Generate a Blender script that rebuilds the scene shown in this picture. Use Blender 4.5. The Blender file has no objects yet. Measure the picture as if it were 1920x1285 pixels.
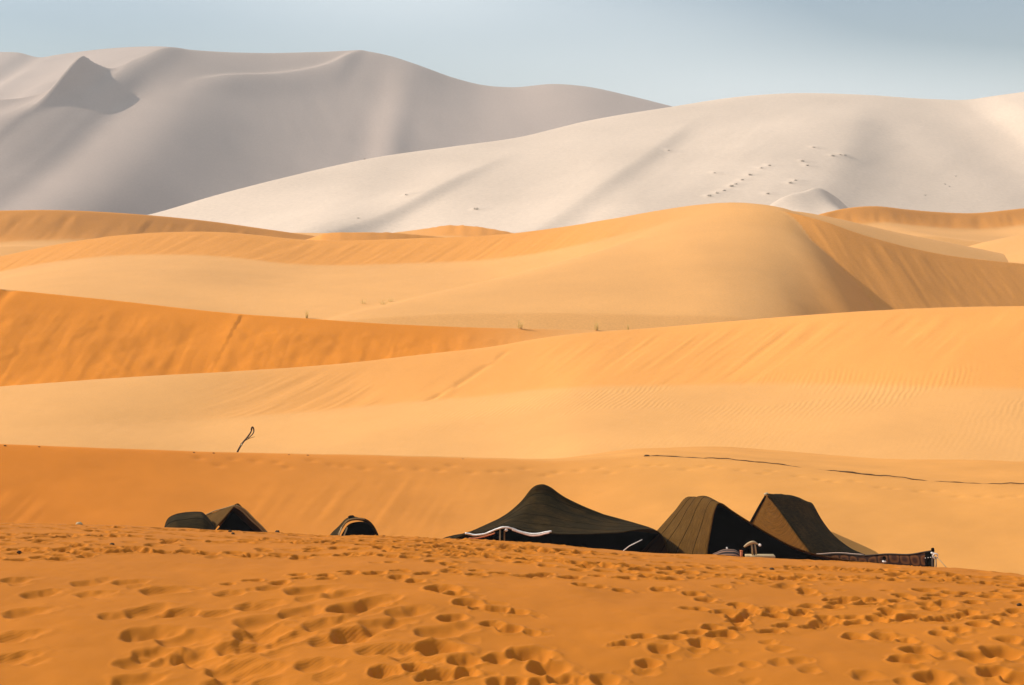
import bpy, math, random
import numpy as np
from mathutils import Vector

# ------------------------------------------------------------------ camera, sky, sun, exposure
F, XC, HY, Z0 = 3400.0, 960.0, 480.0, 16.0        # focal length in photo pixels, centre column, horizon row, eye height
scene = bpy.context.scene
cam_d = bpy.data.cameras.new('camera'); cam = bpy.data.objects.new('camera', cam_d)
scene.collection.objects.link(cam); scene.camera = cam
cam_d.sensor_width = 36.0; cam_d.lens = 36.0 * F / 1920.0
cam_d.shift_y = -(642.5 - HY) / 1920.0
cam_d.clip_start = 0.5; cam_d.clip_end = 20000
cam.location = (0, 0, Z0); cam.rotation_euler = (math.radians(90), 0, 0)

SUN_EL, SUN_AZ = math.radians(36), math.radians(-74)   # azimuth from +Y towards +X
sdir = Vector((math.cos(SUN_EL) * math.sin(SUN_AZ), math.cos(SUN_EL) * math.cos(SUN_AZ), math.sin(SUN_EL)))
sun_d = bpy.data.lights.new('sun', 'SUN'); sun = bpy.data.objects.new('sun', sun_d)
scene.collection.objects.link(sun)
sun_d.energy = 4.8; sun_d.angle = math.radians(0.55); sun_d.color = (1.0, 0.93, 0.82)
sun.rotation_euler = (-sdir).to_track_quat('-Z', 'Y').to_euler(); sun.location = (-200, 100, 300)

world = bpy.data.worlds.new('World'); scene.world = world; world.use_nodes = True
wn, wl = world.node_tree.nodes, world.node_tree.links
for n in list(wn): wn.remove(n)
wo = wn.new('ShaderNodeOutputWorld'); wb = wn.new('ShaderNodeBackground'); sky = wn.new('ShaderNodeTexSky')
sky.sky_type = 'NISHITA'; sky.sun_disc = False; sky.sun_elevation = SUN_EL; sky.sun_rotation = SUN_AZ % (2 * math.pi)
sky.air_density = 1.0; sky.dust_density = 1.0; sky.ozone_density = 1.0
wb.inputs['Strength'].default_value = 0.095
# made-up pale veil mixed unevenly into the sky, offset to brighten its middle
tc = wn.new('ShaderNodeTexCoord'); mp = wn.new('ShaderNodeMapping'); nz = wn.new('ShaderNodeTexNoise')
mp.inputs['Location'].default_value = (11.484, -12.335, 12.095); mp.inputs['Scale'].default_value = (2.0, 2.0, 9.0)
nz.inputs['Scale'].default_value = 1.0; nz.inputs['Detail'].default_value = 1.5; nz.inputs['Roughness'].default_value = 0.4
rp = wn.new('ShaderNodeMapRange'); rp.inputs['From Min'].default_value = 0.36; rp.inputs['From Max'].default_value = 0.64
rp.inputs['To Min'].default_value = 0.0; rp.inputs['To Max'].default_value = 0.8
mixc = wn.new('ShaderNodeMix'); mixc.data_type = 'RGBA'; mixc.inputs[7].default_value = (9.5, 10.2, 10.4, 1)
wl.new(tc.outputs['Generated'], mp.inputs['Vector']); wl.new(mp.outputs['Vector'], nz.inputs['Vector'])
wl.new(nz.outputs['Fac'], rp.inputs['Value']); wl.new(rp.outputs['Result'], mixc.inputs[0])
wl.new(sky.outputs['Color'], mixc.inputs[6]); wl.new(mixc.outputs[2], wb.inputs['Color'])
wl.new(wb.outputs['Background'], wo.inputs['Surface'])

vs = scene.view_settings
vs.view_transform = 'Standard'; vs.look = 'None'; vs.gamma = 1.0; vs.use_curve_mapping = False; vs.exposure = 0.18
scene.cycles.use_denoising = True

# ------------------------------------------------------------------ helpers
random.seed(7); rng = np.random.default_rng(7)
COL = scene.collection

def P(px, py, d):                                   # a point seen at a photo pixel, d metres away
    return ((px - XC) * d / F, d, (HY - py) * d / F)

def link(name, me, mat=None, parent=None, kind=None, label=None, cat=None, group=None, smooth=True):
    o = bpy.data.objects.new(name, me); COL.objects.link(o)
    if mat: me.materials.append(mat)
    if smooth and len(me.polygons): me.polygons.foreach_set('use_smooth', [True] * len(me.polygons))
    if parent: o.parent = parent
    if kind: o['kind'] = kind
    if label: o['label'] = label
    if cat: o['category'] = cat
    if group: o['group'] = group
    return o

def thing(name, loc, label, cat, group=None):
    o = bpy.data.objects.new(name, None); COL.objects.link(o); o.location = loc
    o.empty_display_size = 0.2
    o['label'] = label; o['category'] = cat
    if group: o['group'] = group
    return o

def mesh(name, v, f):
    me = bpy.data.meshes.new(name); me.from_pydata([tuple(map(float, p)) for p in v], [], f); me.update(); return me

def grid_mesh(name, X, Y, Z, attrs=None):
    nr, nc = X.shape
    co = np.stack([X, Y, Z + Z0], -1).reshape(-1, 3).astype(np.float32)
    idx = np.arange(nr * nc, dtype=np.int32).reshape(nr, nc)
    q = np.stack([idx[:-1, :-1], idx[:-1, 1:], idx[1:, 1:], idx[1:, :-1]], -1).reshape(-1, 4)
    me = bpy.data.meshes.new(name)
    me.vertices.add(len(co)); me.vertices.foreach_set('co', co.ravel())
    me.loops.add(q.size); me.loops.foreach_set('vertex_index', q.ravel())
    me.polygons.add(len(q)); me.polygons.foreach_set('loop_start', np.arange(0, q.size, 4, dtype=np.int32))
    me.polygons.foreach_set('loop_total', np.full(len(q), 4, np.int32))
    me.update(calc_edges=True)
    for k, a in (attrs or {}).items():
        at = me.attributes.new(k, 'FLOAT', 'POINT'); at.data.foreach_set('value', a.astype(np.float32).ravel())
    return me

def vnoise(x, y, seed=0):
    xi = np.floor(x).astype(np.int64); yi = np.floor(y).astype(np.int64)
    fx = x - xi; fy = y - yi
    fx = fx * fx * fx * (fx * (fx * 6 - 15) + 10); fy = fy * fy * fy * (fy * (fy * 6 - 15) + 10)
    def h(a, b):
        n = (a * 374761393 + b * 668265263 + seed * 974634777) & 0xFFFFFFFF
        n = ((n ^ (n >> 13)) * 1274126177) & 0xFFFFFFFF
        return ((n ^ (n >> 16)) & 0xFFFF) / 65535.0
    a = h(xi, yi); b = h(xi + 1, yi); c = h(xi, yi + 1); d = h(xi + 1, yi + 1)
    return (a + (b - a) * fx) * (1 - fy) + (c + (d - c) * fx) * fy - 0.5

def fbm(x, y, o=4, seed=0, g=0.5):
    s = 0; a = 1.0; t = 0
    for i in range(o):
        s = s + a * vnoise(x * 2 ** i + 17.3 * i, y * 2 ** i - 9.1 * i, seed + i); t += a; a *= g
    return s / t

def sstep(a, b, x):
    t = np.clip((x - a) / (b - a), 0, 1); return t * t * (3 - 2 * t)

def smax(a, b, k):                                   # soft maximum, blend width k in metres
    if k <= 0: return np.maximum(a, b)
    h = np.clip(0.5 + 0.5 * (a - b) / k, 0, 1)
    return b + (a - b) * h + k * h * (1 - h)

def hermite(xs, ys, q):
    xs = np.asarray(xs, float); ys = np.asarray(ys, float)
    m = np.gradient(ys, xs) if len(xs) > 2 else np.full(len(xs), (ys[-1] - ys[0]) / (xs[-1] - xs[0]))
    q = np.clip(q, xs[0], xs[-1]); i = np.clip(np.searchsorted(xs, q) - 1, 0, len(xs) - 2)
    h = xs[i + 1] - xs[i]; t = (q - xs[i]) / h
    return ((2 * t**3 - 3 * t**2 + 1) * ys[i] + (t**3 - 2 * t**2 + t) * h * m[i]
            + (-2 * t**3 + 3 * t**2) * ys[i + 1] + (t**3 - t**2) * h * m[i + 1])

class Crest:                                         # a dune crest as a line in space: y(x), z(x)
    def __init__(self, pts, n=900):
        px = [p[0] for p in pts]
        q = np.linspace(px[0], px[-1], n)
        py = hermite(px, [p[1] for p in pts], q); d = hermite(px, [p[2] for p in pts], q)
        x = (q - XC) * d / F; z = (HY - py) * d / F
        o = np.argsort(x); self.x, self.y, self.z, self.px = x[o], d[o], z[o], q[o]
    def at(self, x): return np.interp(x, self.x, self.y), np.interp(x, self.x, self.z), np.interp(x, self.x, self.px)

def prof(px, tab):
    if not isinstance(tab, (list, tuple)): return np.full_like(px, float(tab))
    a, b = [t[0] for t in tab], [t[1] for t in tab]
    if len(a) < 3: return np.interp(px, a, b)
    return sum(np.interp(px + d, a, b) for d in (-120, -80, -40, 0, 40, 80, 120)) / 7

def ridge(X, Y, c, m1, s1, m2, mb, r=0.3, w=1.5, soft=None):
    """height of a dune with crest c: slip face slope m1 for s1 metres, apron m2 below it, back slope mb; r rounds the crest"""
    cy, cz, px = c.at(X[0])
    k = np.clip(np.gradient(cy, X[0]), -1.0, 1.0); k = np.convolve(np.pad(k, 8, 'edge'), np.ones(17) / 17, 'valid')
    q = 1 / np.sqrt(1 + k * k)
    m1 = prof(px, m1); s1 = prof(px, s1); m2 = prof(px, m2); mb = prof(px, mb); r = prof(px, r)
    t = (Y - cy) * q; s = np.abs(t); s = np.sqrt(s * s + r * r) - r
    sp = np.where((s - s1) / w > 30, s - s1, w * np.log1p(np.exp(np.clip((s - s1) / w, -40, 30))))
    if soft:                                         # crest detail dies out down the slope
        L, sg = soft; dx = X[0, 1] - X[0, 0]; n = int(3 * sg / dx); kx = np.exp(-0.5 * (np.arange(-n, n + 1) * dx / sg)**2); kx /= kx.sum()
        czs = np.convolve(np.pad(cz, n, 'edge'), kx, 'valid'); b = sstep(0, L, s) * (t < 0)
        cz = cz * (1 - b) + czs * b
    z = cz - np.where(t < 0, m1 * s - (m1 - m2) * sp, mb * s)
    slip = (t < 0) * (1 - sstep(s1 - 0.5 * w, s1 + 1.0 * w, s)) * sstep(0.2, 0.42, m1)
    return z, np.where(t < 0, s, 0), slip

class Sheet:
    def __init__(self, x, y, Z): self.x, self.y, self.Z = x, y, Z
    def h(self, x, y):
        i = np.clip(np.searchsorted(self.x, x) - 1, 0, len(self.x) - 2); j = np.clip(np.searchsorted(self.y, y) - 1, 0, len(self.y) - 2)
        a = (x - self.x[i]) / (self.x[i + 1] - self.x[i]); b = (y - self.y[j]) / (self.y[j + 1] - self.y[j])
        Z = self.Z
        return (Z[j, i] * (1 - a) + Z[j, i + 1] * a) * (1 - b) + (Z[j + 1, i] * (1 - a) + Z[j + 1, i + 1] * a) * b
    def hit(self, px, py):                            # first surface point met at a photo pixel
        d = np.linspace(self.y[0], self.y[-1], 3000); x = (px - XC) * d / F
        v = HY - F * self.h(x, d) / d
        ok = np.nonzero(v <= py)[0]
        k = ok[0] if len(ok) else int(np.argmin(v))
        return float(x[k]), float(d[k]), float(self.h(x[k:k + 1], d[k:k + 1])[0])

def xy(xh, nx, ys): 
    x = np.linspace(-xh, xh, nx); return np.meshgrid(x, ys)

# ------------------------------------------------------------------ materials
def new_mat(name):
    m = bpy.data.materials.new(name); m.use_nodes = True
    return m, m.node_tree.nodes, m.node_tree.links, m.node_tree.nodes['Principled BSDF']

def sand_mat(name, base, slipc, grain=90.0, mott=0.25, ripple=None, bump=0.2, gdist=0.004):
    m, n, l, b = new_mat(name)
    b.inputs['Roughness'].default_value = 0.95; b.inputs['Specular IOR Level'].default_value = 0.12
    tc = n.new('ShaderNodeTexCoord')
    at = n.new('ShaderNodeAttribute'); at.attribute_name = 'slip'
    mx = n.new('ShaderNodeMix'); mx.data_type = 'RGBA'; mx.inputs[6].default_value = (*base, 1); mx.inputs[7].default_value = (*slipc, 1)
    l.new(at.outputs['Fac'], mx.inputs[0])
    n1 = n.new('ShaderNodeTexNoise'); n1.inputs['Scale'].default_value = mott; n1.inputs['Detail'].default_value = 6
    l.new(tc.outputs['Object'], n1.inputs['Vector'])
    r1 = n.new('ShaderNodeMapRange'); r1.inputs['From Min'].default_value = 0.3; r1.inputs['From Max'].default_value = 0.7
    r1.inputs['To Min'].default_value = 0.93; r1.inputs['To Max'].default_value = 1.07
    l.new(n1.outputs['Fac'], r1.inputs['Value'])
    n2 = n.new('ShaderNodeTexNoise'); n2.inputs['Scale'].default_value = grain; n2.inputs['Detail'].default_value = 3
    l.new(tc.outputs['Object'], n2.inputs['Vector'])
    r2 = n.new('ShaderNodeMapRange'); r2.inputs['From Min'].default_value = 0.3; r2.inputs['From Max'].default_value = 0.7
    r2.inputs['To Min'].default_value = 0.94; r2.inputs['To Max'].default_value = 1.06
    l.new(n2.outputs['Fac'], r2.inputs['Value'])
    mu = n.new('ShaderNodeMath'); mu.operation = 'MULTIPLY'
    l.new(r1.outputs[0], mu.inputs[0]); l.new(r2.outputs[0], mu.inputs[1])
    vm = n.new('ShaderNodeVectorMath'); vm.operation = 'SCALE'
    l.new(mx.outputs[2], vm.inputs[0]); l.new(mu.outputs[0], vm.inputs['Scale'])
    l.new(vm.outputs[0], b.inputs['Base Color'])
    bp = n.new('ShaderNodeBump'); bp.inputs['Strength'].default_value = bump; bp.inputs['Distance'].default_value = gdist
    l.new(n2.outputs['Fac'], bp.inputs['Height'])
    last = bp
    if ripple:
        wlen, ang, dist, st = ripple
        mpn = n.new('ShaderNodeMapping'); mpn.inputs['Rotation'].default_value = (0, 0, ang)
        l.new(tc.outputs['Object'], mpn.inputs['Vector'])
        wv = n.new('ShaderNodeTexWave'); wv.wave_type = 'BANDS'; wv.bands_direction = 'X'; wv.wave_profile = 'SIN'
        wv.inputs['Scale'].default_value = 0.314 / wlen
        wv.inputs['Distortion'].default_value = 6.0; wv.inputs['Detail'].default_value = 2; wv.inputs['Detail Scale'].default_value = 0.25 * wlen
        wv.inputs['Detail Scale'].default_value = 0.35
        l.new(mpn.outputs[0], wv.inputs['Vector'])
        ra = n.new('ShaderNodeAttribute'); ra.attribute_name = 'ripple'
        mm = n.new('ShaderNodeMath'); mm.operation = 'MULTIPLY'
        l.new(wv.outputs['Fac'], mm.inputs[0]); l.new(ra.outputs['Fac'], mm.inputs[1])
        b2 = n.new('ShaderNodeBump'); b2.inputs['Strength'].default_value = st; b2.inputs['Distance'].default_value = dist
        l.new(mm.outputs[0], b2.inputs['Height']); l.new(bp.outputs[0], b2.inputs['Normal']); last = b2
    l.new(last.outputs[0], b.inputs['Normal'])
    return m

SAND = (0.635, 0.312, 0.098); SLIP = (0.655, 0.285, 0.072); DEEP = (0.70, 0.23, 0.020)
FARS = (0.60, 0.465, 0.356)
m_fore = sand_mat('foreground_sand', (0.44, 0.141, 0.011), (0.44, 0.141, 0.011), 140, 0.6, (0.055, math.radians(45), 0.004, 0.45), 0.35)
m_hollow = sand_mat('hollow_sand', (0.60, 0.265, 0.062), (0.62, 0.185, 0.013), 40, 0.3, None, 0.3, 0.01)
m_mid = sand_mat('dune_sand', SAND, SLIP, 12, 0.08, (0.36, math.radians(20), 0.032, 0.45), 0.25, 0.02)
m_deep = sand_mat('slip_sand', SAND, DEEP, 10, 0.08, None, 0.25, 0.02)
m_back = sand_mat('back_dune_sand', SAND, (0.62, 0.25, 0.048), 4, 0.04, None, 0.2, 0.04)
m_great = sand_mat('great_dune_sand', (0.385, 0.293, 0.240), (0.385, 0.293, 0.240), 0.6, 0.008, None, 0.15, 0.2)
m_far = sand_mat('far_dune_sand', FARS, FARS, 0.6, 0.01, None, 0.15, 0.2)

def solid(name, col, rough=0.8, spec=0.2, var=0.15, scale=30.0, bump=0.0):
    m, n, l, b = new_mat(name)
    b.inputs['Roughness'].default_value = rough; b.inputs['Specular IOR Level'].default_value = spec
    tc = n.new('ShaderNodeTexCoord'); nz = n.new('ShaderNodeTexNoise'); nz.inputs['Scale'].default_value = scale; nz.inputs['Detail'].default_value = 5
    l.new(tc.outputs['Object'], nz.inputs['Vector'])
    r = n.new('ShaderNodeMapRange'); r.inputs['From Min'].default_value = 0.3; r.inputs['From Max'].default_value = 0.7
    r.inputs['To Min'].default_value = 1 - var; r.inputs['To Max'].default_value = 1 + var
    l.new(nz.outputs['Fac'], r.inputs['Value'])
    vm = n.new('ShaderNodeVectorMath'); vm.operation = 'SCALE'; vm.inputs[0].default_value = col
    l.new(r.outputs[0], vm.inputs['Scale']); l.new(vm.outputs[0], b.inputs['Base Color'])
    if bump:
        bp = n.new('ShaderNodeBump'); bp.inputs['Strength'].default_value = 0.6; bp.inputs['Distance'].default_value = bump
        l.new(nz.outputs['Fac'], bp.inputs['Height']); l.new(bp.outputs[0], b.inputs['Normal'])
    return m

def hair_cloth(name, dark, light, stripe=9.0, rot=(0, 0, 0)):
    """woven goat hair: narrow bands of two tones, coarse weave, dusty patches"""
    m, n, l, b = new_mat(name)
    b.inputs['Roughness'].default_value = 1.0; b.inputs['Specular IOR Level'].default_value = 0.05
    at = n.new('ShaderNodeUVMap')
    mpn = n.new('ShaderNodeMapping'); mpn.inputs['Scale'].default_value = (1.2, stripe, 1)
    l.new(at.outputs[0], mpn.inputs['Vector'])
    n1 = n.new('ShaderNodeTexNoise'); n1.inputs['Scale'].default_value = 2.2; n1.inputs['Detail'].default_value = 6; n1.inputs['Roughness'].default_value = 0.7
    l.new(mpn.outputs[0], n1.inputs['Vector'])
    n2 = n.new('ShaderNodeTexNoise'); n2.inputs['Scale'].default_value = 60; n2.inputs['Detail'].default_value = 3
    l.new(at.outputs[0], n2.inputs['Vector'])
    ad = n.new('ShaderNodeMath'); ad.operation = 'MULTIPLY_ADD'; ad.inputs[1].default_value = 0.5
    l.new(n2.outputs['Fac'], ad.inputs[0]); l.new(n1.outputs['Fac'], ad.inputs[2])
    r = n.new('ShaderNodeMapRange'); r.inputs['From Min'].default_value = 0.55; r.inputs['From Max'].default_value = 0.95
    l.new(ad.outputs[0], r.inputs['Value'])
    mx = n.new('ShaderNodeMix'); mx.data_type = 'RGBA'; mx.inputs[6].default_value = (*dark, 1); mx.inputs[7].default_value = (*light, 1)
    l.new(r.outputs[0], mx.inputs[0])
    n3 = n.new('ShaderNodeTexNoise'); n3.inputs['Scale'].default_value = 0.9; n3.inputs['Detail'].default_value = 6; n3.inputs['Roughness'].default_value = 0.65
    l.new(at.outputs[0], n3.inputs['Vector'])
    r3 = n.new('ShaderNodeMapRange'); r3.inputs['From Min'].default_value = 0.48; r3.inputs['From Max'].default_value = 0.78; r3.inputs['To Max'].default_value = 0.30
    l.new(n3.outputs['Fac'], r3.inputs['Value'])
    m3 = n.new('ShaderNodeMix'); m3.data_type = 'RGBA'; m3.inputs[7].default_value = (0.17, 0.085, 0.022, 1)
    l.new(r3.outputs[0], m3.inputs[0]); l.new(mx.outputs[2], m3.inputs[6]); l.new(m3.outputs[2], b.inputs['Base Color'])
    bp = n.new('ShaderNodeBump'); bp.inputs['Strength'].default_value = 0.8; bp.inputs['Distance'].default_value = 0.02
    l.new(ad.outputs[0], bp.inputs['Height']); l.new(bp.outputs[0], b.inputs['Normal'])
    return m

m_black = hair_cloth('black_goat_hair', (0.004, 0.0026, 0.0010), (0.042, 0.026, 0.0065))
m_brown = hair_cloth('brown_goat_hair', (0.024, 0.012, 0.0026), (0.135, 0.062, 0.011))
m_gable = hair_cloth('tan_goat_hair', (0.075, 0.036, 0.007), (0.19, 0.088, 0.016))
m_void = solid('black_cloth_and_shade', (0.0025, 0.002, 0.0016), 1.0, 0.0)  # near-black; on the tents' inner sheets it stands for shade in the openings
m_seam = solid('seam_thread', (0.010, 0.008, 0.005), 1.0, 0.0)
m_wood = solid('pale_wood', (0.42, 0.30, 0.16), 0.7, 0.2)
m_dwood = solid('dark_wood', (0.05, 0.03, 0.018), 0.7, 0.2)
m_pink = solid('faded_pink_trim', (0.72, 0.50, 0.40), 0.8, 0.1)
m_white = solid('white_cloth', (0.78, 0.72, 0.66), 0.8, 0.1)
m_orange = solid('orange_trim', (0.50, 0.16, 0.07), 0.8, 0.1)
m_rope = solid('rope', (0.30, 0.20, 0.11), 0.9, 0.1)
m_hose = solid('dusty_rubber', (0.11, 0.062, 0.026), 0.8, 0.15, 0.5, 1.5)
m_stone = solid('dark_stone', (0.07, 0.04, 0.02), 0.9, 0.1)
m_grass = solid('dry_grass', (0.62, 0.47, 0.18), 0.9, 0.1)
def leafy(name, col):
    m, n, l, b = new_mat(name)
    d = n.new('ShaderNodeBsdfDiffuse'); t = n.new('ShaderNodeBsdfTranslucent'); x = n.new('ShaderNodeMixShader'); x.inputs[0].default_value = 0.5
    oi = n.new('ShaderNodeTexCoord'); nz = n.new('ShaderNodeTexNoise'); nz.inputs['Scale'].default_value = 9; l.new(oi.outputs['Object'], nz.inputs['Vector'])
    mx = n.new('ShaderNodeMix'); mx.data_type = 'RGBA'; mx.inputs[6].default_value = (*[c * .75 for c in col], 1); mx.inputs[7].default_value = (*[min(1, c * 1.2) for c in col], 1)
    l.new(nz.outputs['Fac'], mx.inputs[0]); l.new(mx.outputs[2], d.inputs['Color']); l.new(mx.outputs[2], t.inputs['Color'])
    l.new(d.outputs[0], x.inputs[1]); l.new(t.outputs[0], x.inputs[2]); l.new(x.outputs[0], n['Material Output'].inputs['Surface']); return m
m_grass = leafy('dry_grass_blades', (0.70, 0.52, 0.20))
m_scrub = solid('grey_scrub', (0.20, 0.17, 0.115), 0.9, 0.1)
m_tan = solid('tan_edging', (0.22, 0.14, 0.06), 0.9, 0.1)

# ------------------------------------------------------------------ the ground and the dunes
gx = np.linspace(-3400, 3400, 60); gy = np.linspace(-600, 3600, 60)
GX, GY = np.meshgrid(gx, gy)
link('desert_ground', grid_mesh('desert_ground', GX, GY, -15.0 + fbm(GX / 300, GY / 300, 3, 5) * 1.0, {'slip': GX * 0, 'ripple': GX * 0}), m_hollow, kind='structure')

# --- foreground dune, trampled
c0 = Crest([(-900, 960, 41), (-300, 968, 39.5), (0, 979, 38), (300, 990, 37.5), (620, 1004, 37), (825, 1012, 36.5), (1200, 1034, 36), (1500, 1051, 35.5), (1760, 1065, 35), (1920, 1078, 34), (2300, 1100, 33), (2900, 1130, 32)])
u = np.concatenate([np.linspace(-1.15, -0.335, 40, endpoint=False), np.linspace(-0.335, 0.335, 960), np.linspace(0.335, 1.15, 41)[1:]])
yr = np.concatenate([np.linspace(9, 22.6, 30, endpoint=False), np.linspace(22.6, 38.8, 560, endpoint=False), np.linspace(38.8, 62, 110)])
X0 = u[None, :] * yr[:, None]; Y0 = np.repeat(yr[:, None], len(u), 1)
def floor_z(X): return -10.2 - 0.05 * np.clip(X, -25, 20)
def base0(X, Y):
    cy, cz, _ = c0.at(X); t = Y - cy
    tf = np.clip(t, -16, 0); tb = np.clip(t, 0, 8)
    z = cz - 0.155 * tf - 0.0115 * tf**2
    z = z + np.where(t < -16, (t + 16) * 0.05, 0)
    z = z - np.where(t > 0, 0.155 * tb + 0.014 * tb**2 + 0.379 * np.clip(t - 8, 0, None), 0)
    return smax(z, floor_z(X), 1.2)
Z0m = base0(X0, Y0)
def on_fore(px, py):
    d = np.linspace(20, 39, 1500); x = (px - XC) * d / F
    v = HY - F * base0(x, d) / d
    k = np.nonzero(v <= py)[0]; k = k[0] if len(k) else int(np.argmin(v))
    return x[k], d[k]
Z0m += 0.10 * fbm(X0 / 2.2, Y0 / 2.2, 3, 3) + 0.02 * fbm(X0 / 0.35, Y0 / 0.35, 2, 8)

def print_hole(x, y, rx, ry, depth, ang=0.0, p=3.0, rim=0.35, tail=0.6):
    """a foot hole: bowl with a raised rim, drawn out to one side"""
    R = 2.6 * max(rx, ry) * (1 + tail)
    j0, j1 = np.searchsorted(yr, [y - R, y + R])
    if j1 - j0 < 2: return
    i0 = max(np.searchsorted(u, (x - R) / y) - 3, 0); i1 = min(np.searchsorted(u, (x + R) / y) + 3, len(u))
    xs = X0[j0:j1, i0:i1] - x; ys = Y0[j0:j1, i0:i1] - y
    ca, sa = math.cos(ang), math.sin(ang)
    a = xs * ca + ys * sa; b = -xs * sa + ys * ca
    wob = 1 + 0.35 * vnoise(xs / rx * 1.1 + x * 7, ys / ry * 1.1 + y * 5, 4)
    a = np.where(a > 0, a / (rx * (1 + tail)), a / rx); b = b / ry
    r = np.sqrt(a * a + b * b) * wob + 1e-4
    bowl = -depth * np.exp(-r**p)
    rimv = depth * rim * np.exp(-((r - 1.45) / 0.33)**2) * (0.7 + 0.6 * vnoise(xs * 9 + x, ys * 9, 2))
    Z0m[j0:j1, i0:i1] += bowl + rimv

FRESH = [(819,1104,1.5),(851,1115,1),(872,1131,1.3),(892,1140,.9),(928,1144,1.1),(965,1148,1),(917,1171,1),(950,1180,1.2),(992,1186,.7),(841,1159,1.3),(815,1213,1.7),(928,1233,1.2),(983,1226,1.6),(1016,1252,1.6),(862,1239,1.2),(775,1252,1.1),(826,1266,1.3),(797,1270,1),(713,1262,1.2),(870,1259,1),(932,1277,1.1),(965,1275,1),(1008,1279,1),(1045,1273,1),
 (709,1077,.8),(742,1084,.9),(775,1091,.9),(764,1047,.9),(811,1053,.9),(658,1040,1),(1005,1078,1),(1061,1082,1),(1090,1097,1),(1121,1100,.7),(1161,1105,.8),(1234,1104,1),(979,1055,1),(1023,1061,1),(853,1064,.7),(890,1069,.7),(1234,1220,1.1),(1212,1244,1),(1125,1272,1.1),
 (1297,1113,1),(1318,1124,1),(1379,1133,1),(1397,1141,1),(1359,1149,1),(1377,1160,1),(1384,1169,.9),(1446,1140,1.1),(1490,1148,.9),(1333,1179,1),(1311,1208,1.2),(1325,1213,.8),(1543,1157,.9),(1533,1169,.9),(1599,1192,1.1),(1654,1192,1.2),(1698,1199,.9),(1718,1222,1.4),(1688,1239,1.2),(1667,1144,1.2),(1656,1151,.9),(1581,1124,1.1),(1614,1124,.9),(1553,1124,.7),(1508,1107,.9),(1687,1117,.9),(1729,1106,1.1),(1767,1129,.9),(1822,1131,.9),(1854,1120,1.1),(1740,1139,.8),(1765,1160,1),(1760,1188,1),(1789,1180,1),(1827,1171,1),(1878,1171,1.1),(1814,1146,.9),(1827,1233,1.5),(1871,1224,1.7),(1741,1275,1.5),(1854,1262,1.3),(1902,1275,1.5),(1887,1200,1),(1905,1146,1),(1895,1118,1)]
WORN = [(255,1193,1.5),(324,1199,1.6),(262,1150,1.4),(204,1159,1.1),(317,1153,1.2),(288,1108,1.5),(35,1151,1.3),(15,1199,1.2),(15,1241,1.1),(470,1170,1.5),(467,1190,1.5),(521,1199,1.3),(470,1139,1.3),(434,1217,1.4),(474,1215,1.3),(352,1232,1.4),(368,1243,1.1),(306,1241,1.2),(268,1228,1.1),(244,1246,1.2),(417,1259,1.5),(465,1263,1.4),(561,1111,1.4),(627,1117,1.2),(554,1150,1.3),(642,1142,1.4),(653,1190,1.6),(602,1204,1.3),(576,1252,1.2),(689,1223,1.1),(237,1281,1.3),(412,1283,1.3),(640,1144,1.4),(647,1190,1.3),(702,1173,1.4),(808,1186,1.5),(731,1222,1.2),(757,1233,1.2),(150,1093,1),(230,1093,1),(60,1115,1.1),(20,1090,1),(160,1115,1),(500,1105,1),(420,1115,1),(395,1153,1),(700,1130,1.2),(745,1150,1.2),(590,1175,1.2),(1349,1260,.8),(1460,1100,1)]
R = random.Random(3)
for px, py, k in WORN:
    x, y = on_fore(px, py)
    print_hole(x, y, 0.12 * k, 0.15 * k, 0.062 * k, R.uniform(0.35, 0.8), 3.2, 0.16, 1.9)
    if R.random() < 0.7: print_hole(x + R.uniform(.1, .4), y + R.uniform(-.5, .4), 0.08 * k, 0.11 * k, 0.028 * k, R.uniform(0.35, 0.8), 2.6, 0.15, 1.6)
def trail(x, y, hd, n, k, dep):
    step = 0.36 * R.uniform(.9, 1.15)
    for i in range(n):
        hd += R.uniform(-.10, .10); x += math.cos(hd) * step * R.uniform(.85, 1.15); y += math.sin(hd) * step * R.uniform(.85, 1.15)
        sd = .10 if i % 2 else -.10; kk = k * R.uniform(.85, 1.15); ox, oy = x - math.sin(hd) * sd, y + math.cos(hd) * sd
        print_hole(ox, oy, .085 * kk, .095 * kk, dep * kk, hd, 3.6, .30, R.uniform(.6, 1.1))
        if R.random() < .6: print_hole(ox + math.cos(hd) * .17 * kk, oy + math.sin(hd) * .17 * kk, .07 * kk, .07 * kk, dep * .6 * kk, hd, 3.0, .3, .4)
for _ in range(46):                                   # tracks along and across the crest
    px = R.uniform(-200, 2150)
    lim = float(np.interp(px, [0, 400, 700, 1000, 1300, 1600, 1920], [1046, 1050, 1060, 1072, 1096, 1130, 1170]))
    top = float(np.interp(px, c0.px, HY - F * c0.z / c0.y))
    x, y = on_fore(px, top + (lim - top) * R.random()**1.5)
    hd = R.choice((0, math.pi)) + R.uniform(-.35, .35)
    trail(x, y + R.uniform(-.2, .5), hd, R.randint(8, 20), R.uniform(.85, 1.25), R.uniform(.045, .075))
for _ in range(260):                                  # loose scuffs between them
    px = R.uniform(-250, 2200)
    lim = float(np.interp(px, [0, 400, 700, 1000, 1300, 1600, 1920], [1046, 1050, 1060, 1072, 1098, 1132, 1175]))
    top = float(np.interp(px, c0.px, HY - F * c0.z / c0.y))
    x, y = on_fore(px, top + (lim - top) * R.random()**1.6 - 1); y += R.uniform(-.25, .5)
    k = R.uniform(0.55, 1.1); fr = R.random()
    print_hole(x, y, 0.11 * k, 0.14 * k, (0.065 if fr > .5 else 0.036) * k, R.uniform(-.4, .9), 3.4 if fr > .5 else 2.2, 0.26, R.uniform(.2, .9))
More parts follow.
